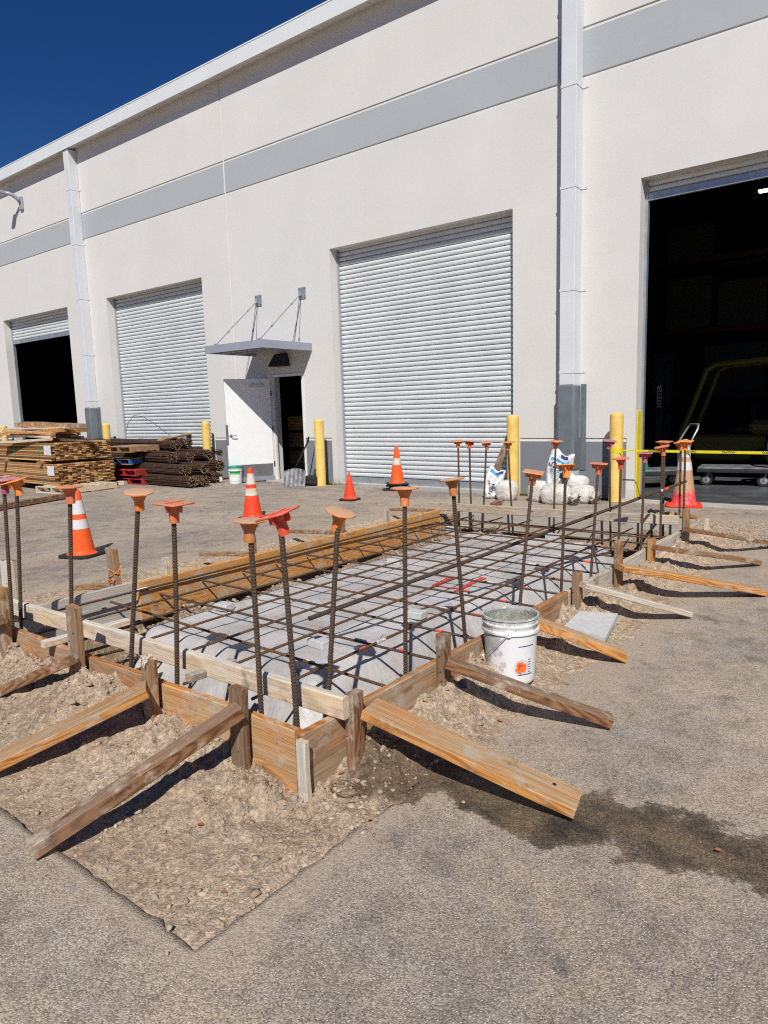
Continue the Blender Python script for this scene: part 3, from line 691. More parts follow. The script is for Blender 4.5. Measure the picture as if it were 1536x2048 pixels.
# front board in three visible lengths (butted at stakes)
def fb(x0, x1, mat, lab): return board('form_board', (x0, YC, ZM), (x1, YC, ZM), HB, .038, up=(0, 1, 0), mat=mat, label=lab, cat='form board', group=GF)
fb(-5.3, -3.335, 'w_form', 'brown front form board at the left, behind the tall square stake')
fb(-3.33, -2.705, 'w_form', 'brown middle front form board between the tall stake and the splintered stake')
fb(-2.70, FX1-.042, 'w_orange', 'orange front form board running into the near corner')
board('form_board', (-1.82, FY0+.0, ZM), (-1.82, 2.66, ZM), HB, .038, up=(1, 0, 0), mat='w_form', label='scuffed right form board at the near corner under the long orange brace', cat='form board', group=GF)
board('form_board', (-1.822, 2.663, ZM), (-1.822, 4.22, ZM), HB, .038, up=(1, 0, 0), mat='w_form', label='stained right form board beside the white bucket', cat='form board', group=GF)
board('form_board', (-1.818, 4.223, ZM), (-1.818, 5.77, ZM), HB, .038, up=(1, 0, 0), mat='w_grey', label='grey right form board past the loose concrete paver', cat='form board', group=GF)
board('form_board', (-1.815, 5.773, ZM+.004), (-1.80, 7.30, ZM+.004), HB, .038, up=(1, 0, 0), mat='w_grey', label='grey right form board farthest along, ending below the rear cone', cat='form board', group=GF)
board('form_board', (-1.745, 6.0, .09), (-1.735, 6.62, .09), .19, .036, up=(1, 0, 0), mat='w_pale', label='short pale plank doubled outside the far right form board', cat='form board', group=GF)
board('corner_trim', (-1.778, FY0-.022, -.02), (-1.778, FY0-.022, ZT-.01), .048, .03, up=(0, 1, 0), mat='w_pale', label='pale upright strip nailed over the near corner of the formwork', cat='wood strip')
board('form_board', (-4.585, 1.80, ZM), (-4.585, 3.05, ZM), HB, .038, up=(1, 0, 0), mat='w_grey', label='grey weathered left form board at the near end', cat='form board', group=GF)
board('form_board', (-4.545, 2.84, ZM+.005), (-4.56, 5.1, ZM+.005), HB, .036, up=(1, 0, 0), mat='w_amber', label='orange left form board lapping over the grey one', cat='form board', group=GF)
board('form_board', (-4.56, 5.103, ZM+.005), (-4.60, 6.92, ZM+.005), HB, .036, up=(1, 0, 0), mat='w_amber', label='orange left form board at the far end', cat='form board', group=GF)
board('form_board', (-4.7, 7.40, ZM), (-1.85, 7.52, ZM), HB, .038, up=(0, 1, 0), mat='w_grey', label='grey rear form board behind the row of rear rebars', cat='form board', group=GF)
# beams laid across
b = board('cross_beam', (-4.60, 1.925, .297), (-1.745, 1.955, .297), .038, .092, mat='w_pale', label='pale two by four laid on edge across the front of the formwork', cat='beam', group='beams laid across the formwork')
b = board('cross_beam', (-4.72, 6.93, .297), (-2.26, 7.06, .297), .038, .092, mat='w_grey', label='long grey two by four laid across the rear of the formwork', cat='beam', group='beams laid across the formwork')
board('cross_beam', (-2.25, 7.065, .30), (-1.90, 7.09, .30), .038, .092, mat='w_pale', label='short pale beam end beside the rear right stake', cat='beam', group='beams laid across the formwork')
board('cleat', (-3.66, 1.86-.16, .268), (-3.66, 2.2, .268), .05, .036, mat='w_pale', label='pale short cleat under the front beam beside the tall stake', cat='cleat')
board('cleat', (-2.60, 1.84, .268), (-2.60, 2.10, .268), .045, .036, mat='w_grey', label='grey short cleat under the front beam beside the splintered stake', cat='cleat')
board('plank', (-2.10, 7.62, .275), (-2.22, 8.55, .11), .26, .038, mat='w_orange', label='tan plank sloping from the rear right corner toward the pink cone', cat='plank')
board('plank', (-2.75, 7.66, .16), (-2.22, 7.60, .16), .19, .036, up=(0, 1, 0), mat='w_pale', label='pale plank standing behind the rear right beam', cat='plank')
board('plank', (-3.62, 8.05, .06), (-3.05, 8.75, .05), .09, .036, mat='w_grey', label='grey wood scrap lying in the gravel before the sandbags', cat='plank')
board('wood_block', G(985, 1010, .02), G(1002, 1002, .05), .07, .06, mat='w_weather', label='dark broken wood block in the gravel left of the sandbag', cat='wood block')
board('wood_block', G(942, 1022, .08), G(958, 1022, .08), .10, .08, mat='w_weather', label='reddish square block end in the gravel behind the rear beam', cat='wood block')

# stakes
GS = 'stakes holding the formwork'
def stake(x, y, zt, w1, w2, mat, lab, bat=.008, lean=0.0, leany=0.0):
    o = board('stake', (x+lean, y+leany, zt), (x, y, -.18), w1, w2, up=(0, 1, 0), mat=mat, label=lab, cat='stake', group=GS, battered=bat, point=.25)
    L = zt+.18
    for k in range(3):
        m = MB().mat('blackmetal'); xx = -L/2+random.uniform(.05, .28); yy = random.uniform(-.3, .3)*w1
        m.lathe([(.0001, -.0012), (.0032, -.001), (.0042, .001)], 8, Matrix.Translation((xx, yy, -w2/2-.0005))); m.build('nail_head', o)
    return o
stake(-2.105, 1.715, .385, .078, .04, 'w_weather', 'weathered stake left of the near corner holding the dark brace', .01)
stake(-2.715, 1.715, .385, .07, .042, 'w_stake', 'front stake with a splintered mushroomed top', .004, .012)
stake(-3.36, 1.712, .53, .085, .044, 'w_stake', 'tall square front stake behind the short left brace', .006, .03)
stake(-4.14, 1.712, .52, .085, .044, 'w_stake', 'front stake at the left edge of the picture', .006, .02)
stake(-1.757, 2.01, .345, .045, .07, 'w_weather', 'grey stake at the near right corner behind the long orange brace')
stake(-1.757, 2.663, .41, .045, .07, 'w_weather', 'right stake with a split yellow top beside the white bucket', .02)
stake(-1.757, 4.25, .375, .045, .075, 'w_stake', 'brown right stake past the loose concrete paver')
stake(-1.757, 5.02, .46, .045, .075, 'w_stake', 'reddish right stake with the wide yellow brace against it')
stake(-1.757, 5.79, .345, .045, .085, 'w_orange', 'orange right stake, fourth from the bucket')
stake(-1.742, 6.73, .47, .045, .075, 'w_stake', 'tall brown right stake below the pink cone')
stake(-1.70, 7.33, .30, .04, .04, 'w_pale', 'pale post at the rear right corner of the formwork')
stake(-4.665, 2.74, .515, .09, .05, 'w_stake', 'leaning left stake wrapped with orange string', .01, -.03)
stake(-4.665, 3.18, .365, .05, .05, 'w_pale', 'short pale left stake where the grey and orange boards meet')
stake(-4.69, 2.0, .56, .09, .05, 'w_pale', 'splintered yellow stake at the far left edge', .02)
stake(-4.70, 4.10, .385, .045, .05, 'w_stake', 'short left stake at the end of the nearest left brace')
stake(-4.70, 5.29, .40, .05, .06, 'w_stake', 'short left stake at the end of the second left brace')
stake(-4.70, 6.03, .36, .05, .06, 'w_grey', 'grey left stake at the end of the third left brace')
# splinters on the mushroomed top
m = MB().mat('w_pale')
for i in range(26):
    a = random.random()*6.28; r0 = random.uniform(.005, .03); p = Vector((-2.705+r0*math.cos(a), 1.715+r0*.7*math.sin(a), .375)); q = p+Vector((math.cos(a)*.022, math.sin(a)*.02, random.uniform(-.03, .015)))
    m.tube([p, (p+q)/2+Vector((0, 0, .008)), q], .004, 5, radii=[.006, .007, .002])
tag(m.build('wood_splinters'), 'frayed wood fibres on the hammered top of the front stake', 'splinters')
# orange string round the left stake
m = MB().mat('cap_orange2')
pts = []
for i in range(50):
    a = i/49*2*math.pi*2.4; pts.append((-4.675+.056*math.cos(a), 2.74+.036*math.sin(a), .30+.05*math.sin(a*.5)+.06*(i/49)))
m.tube(pts, .0028, 5); m.tube([(-4.66+.03*math.sin(i*.9), 2.70+.02*math.cos(i*1.7), .275+.01*math.sin(i)) for i in range(22)], .0025, 5)
tag(m.build('orange_string', smooth=True), 'orange mason string wound round the leaning left stake', 'string')

# braces
GB = 'braces propping the formwork'
def brace(p0, p1, wd, th, mat, lab, up=(0, 0, 1), bat=.0, ch=.004, point=0, twist=0): return board('brace', p0, p1, wd, th, up=up, mat=mat, label=lab, cat='brace', group=GB, warp=.003, battered=bat, ch=ch, point=point, twist=twist)
a = XP(738, 1418, -1.715); b_ = G(1157, 1607, .045)
k1 = brace(a, b_, .142, .040, 'w_orange', 'wide orange plank brace reaching from the near corner to the wet asphalt')
nails(k1, [(-.30, .0, .0205), (.33, .02, .0205)], .008)
a = XP(893, 1325, -1.705); b_ = G(1222, 1442, .035); brace(a, b_, .075, .045, 'w_weather', 'dark weathered brace in front of the white bucket', twist=.1)
a = XP(1068, 1243, -1.705); b_ = G(1250, 1312, .03); brace(a, b_, .11, .05, 'w_orange', 'yellow brown brace just behind the white bucket')
a = XP(1163, 1170, -1.715); b_ = G(1375, 1226, .03); brace(a, b_, .10, .036, 'w_grey', 'grey brace with a cut corner past the loose paver')
a = XP(1240, 1135, -1.715); b_ = G(1522, 1182, .03); brace(a, b_, .13, .042, 'w_orange', 'wide yellow brace with a dark scorch mark, right side')
a = XP(1310, 1094, -1.715); b_ = G(1515, 1124, .03); brace(a, b_, .075, .04, 'w_weather', 'thin grey brown brace under the orange right stake')
a = XP(1374, 1060, -1.70); b_ = G(1560, 1088, .03); brace(a, b_, .075, .04, 'w_weather', 'rearmost right brace running out of the picture')
a = W(480, 1420, 1.69); b_ = G(62, 1700, .03); brace(a, b_, .07, .055, 'w_weather', 'long reddish brown brace ending in a point on the dirt at lower left', ch=.005, twist=.1)
a = W(295, 1378, 1.66); b_ = G(-25, 1535, .03); brace(a, b_, .13, .042, 'w_orange', 'wide yellow brace with strong grain at the left edge')
a = W(148, 1316, 1.67); b_ = G(-30, 1398, .02); brace(a, b_, .06, .05, 'w_weather', 'dark narrow brace against the tall front stake')
a = W(6, 1238, 1.67); b_ = G(-140, 1290, .02); brace(a, b_, .06, .05, 'w_weather', 'stub of dark brace at the left edge stake')
a = G(402, 1107, .11); b_ = XP(505, 1109, -4.72); brace(b_, a, .05, .038, 'w_stake', 'thin brown brace left of the excavation, nearest the big cone')
a = G(585, 1063, .11); b_ = XP(690, 1065, -4.72); brace(b_, a, .05, .038, 'w_stake', 'thin brown brace left of the excavation, middle of three')
a = G(779, 1019, .11); b_ = XP(880, 1020, -4.72); brace(b_, a, .05, .038, 'w_stake', 'thin brown brace left of the excavation, farthest')
a = G(158, 1174, .12); b_ = XP(225, 1172, -4.72); brace(b_, a, .09, .04, 'w_stake', 'short brown board at the foot of the string wrapped stake')
# scorch-like dirty patch planks on the lot
board('plank', G(-60, 1024, .06), G(137, 990, .06), .13, .09, mat='w_weather', label='long dark timber lying on the asphalt before the lumber stacks', cat='plank')

# loose paver + concrete chip
m = MB().mat('dobie'); p = [G(1128, 1252, .135), G(1210, 1276, .10), G(1236, 1227, .11), G(1160, 1222, .145)]
top = [Vector(q) for q in p]; ctr = sum(top, Vector())/4
for f_ in [[0, 1, 2, 3]]: m.poly([top[i] for i in f_])
bot = [q-Vector((0, 0, .035)) for q in top]; m.poly(list(reversed(bot)))
for i in range(4): m.quad(top[i], top[(i+1) % 4], bot[(i+1) % 4], bot[i])
tag(m.build('concrete_paver', origin=tuple(ctr)), 'flat pale concrete paver lying on the soil between two right braces', 'paver')
m = MB().mat('dobie'); c = G(258, 1535, .03); m.cbox((c.x-.03, c.y-.02, .0), (c.x+.03, c.y+.02, .035), .006)
tag(m.build('concrete_chip'), 'small grey concrete chip between the two left braces', 'rubble')

# ------------------------------------------------------------------ rebar
def ribbed(m, p0, p1, r, pitch=.0125, n=8, bend=0, rib=.0016, tilt=None):
    p0, p1 = Vector(p0), Vector(p1); L = (p1-p0).length; N = max(2, int(L/pitch)); pts = []; rad = []
    sd = random.random()*6; side = Vector((random.uniform(-1, 1), random.uniform(-1, 1), random.uniform(-.3, .3)))*bend
    for i in range(N+1):
        t = i/N; base = p0.lerp(p1, t)+side*math.sin(t*math.pi*1.3+sd)
        for dt, rr in ((-.30, r), (-.14, r+rib), (.14, r+rib), (.30, r)):
            tt = t+dt/N
            if 0 <= tt <= 1: pts.append(p0.lerp(p1, tt)+side*math.sin(tt*math.pi*1.3+sd)); rad.append(rr)
    m.tube(pts, r, n, radii=rad)
def cap_mesh(m, c, tilt, rot, matn, kind=0):
    T = Matrix.Translation(c) @ Matrix.Rotation(rot, 4, 'Z') @ Matrix.Rotation(tilt[0], 4, 'X') @ Matrix.Rotation(tilt[1], 4, 'Y')
    m.mat(matn)
    # neck
    m.lathe([(.0160, -.056), (.0222, -.056), (.0228, -.005)], 16, T)
    m.lathe([(.0225, -.006), (.0275, -.0055), (.0285, .006), (.0330, .0065), (.0390, .0262)], 8 if kind != 2 else 20, T, a0=math.pi/8)
    s2 = .066
    if kind == 2: m.lathe([(.0001, .026), (.062, .026), (.071, .0285), (.071, .033), (.062, .0365), (.0001, .0375)], 8, T, a0=math.pi/8)
    else:
        m.cbox((-s2, -s2, .0265), (s2, s2, .0345), .003, T)
        # raised cross ribs on the plate
        m.box((-.058, -.003, .0347), (.058, .003, .0385), T); m.box((-.003, -.058, .0347), (-.0005+.0035, -.0035, .0383), T); m.box((-.003, .0035, .0347), (.003, .058, .0383), T)
        for a in range(4): 
            T2 = T @ Matrix.Rotation(a*math.pi/2, 4, 'Z'); m.box((.022, -.0025, -.006), (.050, .0025, .0258), T2)
GD = 'upright rebar dowels with safety caps'
def dowel(top, bot, zb, matc, lab, kind=0, tilt=None, rot=None, r=.0105):
    top = Vector(top); bot = Vector(bot); d = (top-bot).normalized(); base = bot-d*((bot.z-zb)/d.z); p1 = top-d*.03
    e = empty('rebar_dowel', tuple(base), 0, lab, 'rebar', GD)
    m = MB().mat('rebar'); ribbed(m, base, p1, r, .0135, 8, .004); o = m.build('bar', e, smooth=False, origin=tuple(base)); o.location = (0, 0, 0)
    m = MB(); tilt = tilt if tilt is not None else (random.uniform(-.12, .12), random.uniform(-.12, .12)); rot = rot if rot is not None else random.uniform(0, 1.5)
    cap_mesh(m, (0, 0, 0), tilt, rot, matc, kind); o = m.build('safety_cap', e, smooth='auto'); o.location = tuple(top-base-Vector((0, 0, .028)))
    return e
FR = 1.85
dowel(W(8, 958, FR), W(25, 1255, FR), -.3, 'cap_pink', 'leftmost upright rebar with a pink and white cap at the picture edge', 1, (.05, .1), .2)
dowel(W(32, 962, FR+.03), W(43, 1255, FR+.03), -.3, 'cap_orange2', 'second upright rebar from the left with a tilted bright orange cap', 0, (.1, -.22), .6)
dowel(W(139, 975, FR), W(143, 1215, FR), -.3, 'cap_salmon', 'upright rebar with a salmon cap left of the big traffic cone', 2, (0, 0), .2)
dowel(W(277, 985, FR), W(262, 1330, FR), -.3, 'cap_orange', 'upright rebar with a dusty orange cap right of the big traffic cone', 2, (.12, .12), .3)
dowel(W(347, 1008, FR), W(353, 1370, FR), -.3, 'cap_salmon', 'upright rebar with a salmon ribbed cap, third from the near corner', 0, (0, .05), .15)
dowel(W(498, 1043, FR), W(523, 1425, FR), -.3, 'cap_tan', 'upright rebar with a wide tan dusty eight sided cap near the corner', 2, (-.02, .04), .1)
dowel(W(560, 1028, FR), W(593, 1450, FR), -.3, 'cap_red', 'upright rebar at the near corner with a tilted red cap', 0, (.12, -.26), .25)
RX = -2.02
R4 = [(677, 1025, 658, 1370, 'cap_orange', 2, (.05, .32), 'upright rebar just behind the front beam, cap tilted and tan on top'),
      (809, 978, 811, 1335, 'cap_orange', 2, (-.04, .0), 'upright rebar with a flat orange cap left of the white bucket'),
      (905, 960, 930, 1270, 'cap_tan', 2, (.0, -.12), 'leaning upright rebar with a pale tan cap right above the white bucket'),
      (1066, 945, 1040, 1215, 'cap_orange', 0, (.06, .15), 'upright rebar with an orange square cap before the tall printed bag'),
      (1132, 932, 1122, 1180, 'cap_orange2', 0, (-.18, -.05), 'upright rebar with a bright orange square cap beside the printed bag'),
      (1197, 928, 1182, 1145, 'cap_salmon', 0, (.0, .06), 'upright rebar with a salmon cap before the bollard shadow'),
      (1242, 918, 1237, 1080, 'cap_red', 2, (.05, -.05), 'upright rebar with a red cap in front of the taped bollard'),
      (1290, 907, 1282, 1100, 'cap_pink', 0, (.0, 0), 'upright rebar with a dull pink cap under the yellow corner guard'),
      (1325, 894, 1321, 1075, 'cap_salmon', 0, (.05, -.2), 'upright rebar with a tilted salmon cap, lower of two overlapping caps'),
      (1362, 885, 1358, 1060, 'cap_orange', 0, (.0, -.15), 'upright rebar with an orange cap before the pink cone, left of the pair')]
for x, y, x2, y2, mt, kd, tl, lb in R4: dowel(XP(x, y, RX), XP(x2, y2, RX), -.3, mt, lb, kd, tl, .3)
BY = 7.2
for x, y, x2, y2, mt, lb in [(916, 882, 919, 1055, 'cap_orange', 'far upright rebar against the shutter, leftmost of the rear row'),
    (939, 884, 943, 1045, 'cap_red', 'far upright rebar with red and white cap, second of the rear row'),
    (973, 885, 966, 1040, 'cap_salmon', 'far leaning upright rebar, third of the rear row'),
    (1016, 885, 1025, 1050, 'cap_orange', 'far upright rebar in front of the middle bollard'),
    (1111, 883, 1108, 1050, 'cap_orange', 'far upright rebar in front of the downspout guard'),
    (1219, 882, 1221, 1060, 'cap_pink', 'far upright rebar with a pink cap beside the taped bollard'),
    (1329, 884, 1326, 1060, 'cap_salmon', 'far upright rebar whose cap shows above another before the dark doorway'),
    (1371, 883, 1367, 1030, 'cap_orange2', 'far upright rebar before the pink cone, right of the pair')]:
    dowel(W(x, y, BY), W(x2, y2, BY), -.3, mt, lb, 0, None, None)

# rebar mat
mat_e = empty('rebar_mat', (-3.2, 4.5, .1), 0, 'rusty rebar grid tied with wire above the plastic sheet', 'rebar grid')
ZG = .125
def sub(m, name, parent, org): o = m.build(name, parent, origin=org); o.location = Vector(org)-parent.location; return o
LX = [-2.42, -2.83, -3.22, -3.60, -3.97, -4.33]
LY = [2.58, 3.0, 3.40, 3.81, 4.19, 4.58, 4.96, 5.31, 5.65, 5.98, 6.32, 6.66, 7.0]
lows = [2.05, 1.98, 2.05, 2.12, 1.9, 1.9]
for i, x in enumerate(LX):
    m = MB().mat('rebar_rust' if i in (0, 1, 2, 3) else 'rebar'); dx = random.uniform(-.02, .02)
    ribbed(m, (x+dx, lows[i], ZG+.013), (x-.02-dx, 7.36, ZG+.013+random.uniform(0, .02)), .0074, .0125, 6, .006, .0012)
    sub(m, 'lengthwise_bar', mat_e, (x, 4.5, ZG))
m = MB().mat('rebar'); ribbed(m, (-4.50, 1.86, .20), (-4.53, 7.0, .19), .0074, .0125, 6, .004, .0012); sub(m, 'lengthwise_bar', mat_e, (-4.5, 4.5, .19))
m = MB().mat('rebar'); ribbed(m, (-4.05, 1.9, .02), (-4.14, 7.1, .02), .0095, .0125, 6, .01, .0013); sub(m, 'lengthwise_bar', mat_e, (-4.1, 4.5, .02))
m = MB().mat('rebar'); ribbed(m, (-1.99, 1.95, -.02), (-1.99, 7.2, -.02), .0085, .0125, 6, .008, .0013); sub(m, 'lengthwise_bar', mat_e, (-2, 4.5, -.02))
for i, y in enumerate(LY):
    m = MB().mat('rebar_rust' if i % 3 == 0 else 'rebar'); dy = random.uniform(-.02, .02)
    ribbed(m, (-4.52, y+dy, ZG+random.uniform(.0, .05)), (-1.90, y-dy-.02, ZG-.002), .0074, .0125, 6, .005, .0012)
    sub(m, 'crosswise_bar', mat_e, (-3.2, y, ZG))
for k, (z, y) in enumerate([(-.02, 1.93), (-.2, 1.95), (-.2, 2.05)]):
    m = MB().mat('rebar'); ribbed(m, (-4.5, y, z), (-1.9, y+.02, z), .008, .0125, 6, .006, .0012); sub(m, 'crosswise_bar', mat_e, (-3.2, y, z))
for k, x in enumerate([-3.72, -3.85, -4.0, -4.16]):
    m = MB().mat('rebar_rust' if k == 1 else 'rebar'); ribbed(m, (x+.1, 1.92, -.10+.03*k), (x-.25, 4.2, -.26), .009, .0125, 6, .006, .0012); sub(m, 'trench_bar', mat_e, (x, 3, -.2))
for k, y in enumerate([7.12, 7.2]):
    m = MB().mat('rebar'); ribbed(m, (-4.5, y, .12-.1*k), (-1.9, y, .12-.1*k), .008, .0125, 6, .006, .0012); sub(m, 'crosswise_bar', mat_e, (-3.2, y, 0))
# tie wires
for i, x in enumerate(LX):
    m = MB().mat('rebar')
    for y in LY[:-1]:
        for s_ in (-1, 1):
            a = random.uniform(0, 6.28); h = random.uniform(.02, .055)
            m.tube([(x, y, ZG+.012), (x+.008*math.cos(a), y+.008*math.sin(a), ZG+.03), (x+.03*math.cos(a), y+.03*math.sin(a), ZG+.015+h), (x+.042*math.cos(a+.4), y+.04*math.sin(a+.4), ZG+.008+h)], .0009, 4)
        m.tube([(x-.011, y-.011, ZG-.004), (x-.009, y+.002, ZG+.019), (x+.009, y+.011, ZG-.004)], .0011, 4)
    sub(m, 'tie_wire', mat_e, (x, 4.5, ZG))
# paint marks on bars
def mark(p, axis, matn, L=.05, r=.0092):
    m = MB().mat(matn); a = Vector(p); d = Vector((1, 0, 0)) if axis == 'x' else Vector((0, 1, 0)); m.tube([a-d*L/2, a+d*L/2], r, 8); sub(m, 'paint_mark', mat_e, tuple(a))
for i, y in enumerate(LY[:11]):
    if i > 0: mark((-2.30+random.uniform(-.08, .08), y-.01, ZG+.003), 'x', 'redchalk', random.uniform(.03, .06))
    mark((-2.55+random.uniform(-.05, .05), y-.006, ZG+.005), 'x', 'whitechalk', random.uniform(.05, .09))
mark((-2.43, 2.87, ZG+.014), 'y', 'redchalk', .05); mark((-2.425, 3.03, ZG+.014), 'y', 'whitechalk', .08); mark((-4.51, 2.5, .20), 'y', 'redchalk', .03); mark((-4.515, 2.85, .20), 'y', 'whitechalk', .09)
# loose long bar resting across the mat
e = MB().mat('rebar_rust'); p0 = XP(617, 1237, -2.74); p0.z = max(p0.z, .2); p1 = XP(1372, 963, -1.93)
e.mat('rebar'); ribbed(e, p0, p1, .0135, .015, 8, .006, .0014)
lb = e.build('loose_rebar', origin=tuple(p0)); tag(lb, 'long thick loose rebar lying diagonally over the grid toward the pink cone', 'rebar')
q = p0.lerp(p1, .885)-p0; q2 = p0.lerp(p1, .90)-p0; m = MB().mat('redchalk'); m.tube([q2, p0.lerp(p1, .918)-p0], .0145, 8); m.build('paint_mark', lb)
m = MB().mat('whitechalk'); m.tube([q-Vector((0, 0, 0)), p0.lerp(p1, .893)-p0], .0142, 8); m.build('paint_mark', lb)
# concrete spacer bricks
GBk = 'concrete spacer blocks under the rebar grid'
for i, (px, py, lab) in enumerate([(640, 1285, 'white spacer block nearest the front beam, under the grid'), (832, 1228, 'white spacer block left of the white bucket, under the grid'), (955, 1137, 'white spacer block beyond the red tape mark'),
    (905, 1056, 'white spacer block near the rear beam, left'), (1105, 1072, 'white spacer block near the rear beam, right'), (790, 1122, 'white spacer block by the left edge of the sheet, farther'), (447, 1212, 'white spacer block by the left edge of the sheet, nearer')]):
    p = G(px, py, .09); z0 = float(core(np.array([p.x]), np.array([p.y]))[0])+.015
    m = MB().mat('dobie'); T = Matrix.Translation((0, 0, 0)) @ Matrix.Rotation(random.uniform(-.2, .2)+(.1 if i % 2 else -.05), 4, 'Z')
    m.cbox((-.065, -.045, 0), (.065, .045, ZG-.012-z0), .005, T); o = m.build('spacer_block'); o.location = (p.x, p.y, z0); tag(o, lab, 'concrete block', GBk)

# ------------------------------------------------------------------ warehouse
D = 10.6
wh = empty('warehouse', (-12, D, 0), 0, 'long white industrial warehouse with grey band, roller doors and downspouts', 'building')
def wsub(m, name, parent=None, org=(0, D, 0), smooth=False):
    par = parent or wh; o = m.build(name, par, origin=org, smooth=smooth)
    pw = Vector((0, 0, 0)); q = par
    while q is not None: pw += q.location; q = q.parent
    o.location = Vector(org)-pw; return o
OPEN = [(-3.50, .47, 4.60), (-9.46, -5.52, 4.57), (-17.35, -13.39, 4.57), (-23.25, -19.35, 4.57), (-11.335, -10.31, 2.27)]
xb = sorted(set([-60, 12, -12.432, -12.388]+[v for o_ in OPEN for v in o_[:2]]+[v for o_ in OPEN[:4] for v in (o_[0]-.13, o_[1]+.13)]+[-11.335-.0, -10.31]))
zb = [0, .875, .93, 2.27, 4.57, 4.60, 6.15, 6.20, 6.80, 6.855, 8.46]
m = MB(); depth = {}
def cell(i, j):
    if not (0 <= i < len(xb)-1 and 0 <= j < len(zb)-1): return None
    x = (xb[i]+xb[i+1])/2; z = (zb[j]+zb[j+1])/2
    for a, b, h in OPEN:
        if a < x < b and z < h: return None
    strip_ = any((a-.13 < x < a) or (b < x < b+.13) for a, b, h in OPEN[:4]) and z < .95
    if -12.432 < x < -12.388: return (.014, 'wall')
    if .875 < z < .93: return (0, 'wall') if strip_ else (.016, 'wall')
    if 6.15 < z < 6.20 or 6.80 < z < 6.855: return (.016, 'wall')
    if z < .875: return (0, 'wall') if strip_ else (.0, 'wains')
    if 6.2 < z < 6.8: return (0, 'band')
    return (0, 'wall')
C_ = {(i, j): cell(i, j) for i in range(len(xb)-1) for j in range(len(zb)-1)}
for (i, j), c in C_.items():
    if not c: continue
    dp, mt = c; y = D+dp; x0, x1, z0, z1 = xb[i], xb[i+1], zb[j], zb[j+1]
    m.mat(mt); m.quad((x0, y, z0), (x1, y, z0), (x1, y, z1), (x0, y, z1))
    for di, dj in ((1, 0), (0, 1)):
        n_ = C_.get((i+di, j+dj))
        if n_ and n_[0] != dp:
            m.mat('wall'); y2 = D+n_[0]
            if di: m.quad((x1, y, z0), (x1, y2, z0), (x1, y2, z1), (x1, y, z1))
            else: m.quad((x0, y, z1), (x1, y, z1), (x1, y2, z1), (x0, y2, z1))
m.mat('wall')
for a, b, h in OPEN:
    y2 = D+.30
    m.quad((a, D, 0), (a, y2, 0), (a, y2, h), (a, D, h)); m.quad((b, D, 0), (b, y2, 0), (b, y2, h), (b, D, h)); m.quad((a, D, h), (b, D, h), (b, y2, h), (a, y2, h))
wsub(m, 'wall')
# inner shell
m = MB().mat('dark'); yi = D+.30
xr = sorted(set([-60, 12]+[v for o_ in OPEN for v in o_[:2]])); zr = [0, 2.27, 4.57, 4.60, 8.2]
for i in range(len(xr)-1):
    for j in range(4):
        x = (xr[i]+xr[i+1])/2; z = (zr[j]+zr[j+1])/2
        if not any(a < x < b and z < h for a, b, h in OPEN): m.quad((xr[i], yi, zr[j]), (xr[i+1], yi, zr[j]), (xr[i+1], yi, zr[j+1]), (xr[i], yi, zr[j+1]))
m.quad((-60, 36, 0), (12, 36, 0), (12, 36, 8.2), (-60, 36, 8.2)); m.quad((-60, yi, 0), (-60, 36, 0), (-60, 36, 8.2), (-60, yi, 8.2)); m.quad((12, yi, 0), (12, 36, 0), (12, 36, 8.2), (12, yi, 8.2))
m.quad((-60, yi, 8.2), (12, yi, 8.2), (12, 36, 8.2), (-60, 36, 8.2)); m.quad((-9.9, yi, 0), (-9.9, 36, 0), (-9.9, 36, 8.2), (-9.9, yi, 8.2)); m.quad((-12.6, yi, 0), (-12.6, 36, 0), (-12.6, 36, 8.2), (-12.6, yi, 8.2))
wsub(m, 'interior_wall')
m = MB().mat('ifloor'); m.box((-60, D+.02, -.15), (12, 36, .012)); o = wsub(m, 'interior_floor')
m = MB().mat('slab'); m.box((-3.75, D-.30, -.1), (.8, D+.018, .014)); wsub(m, 'door_apron'); m = MB().mat('slab'); m.box((-23.5, D-.2, -.1), (-19.1, D+.018, .014)); wsub(m, 'door_apron')
m = MB().mat('slab'); m.box((-9.6, D-.02, -.1), (-5.4, D+.29, .02)); m.box((-17.5, D-.02, -.1), (-13.3, D+.29, .02)); m.box((-11.33, D-.25, -.1), (-10.32, D+.29, .018)); wsub(m, 'door_sill')
m = MB().mat('white'); m.quad((-3.40, 10.95, .0135), (-2.9, 12.0, .0135), (-2.82, 12.0, .0135), (-3.32, 10.95, .0135)); m.quad((-2.9, 12.0, .0135), (-2.0, 14.2, .0135), (-1.93, 14.2, .0135), (-2.82, 12.0, .0135))
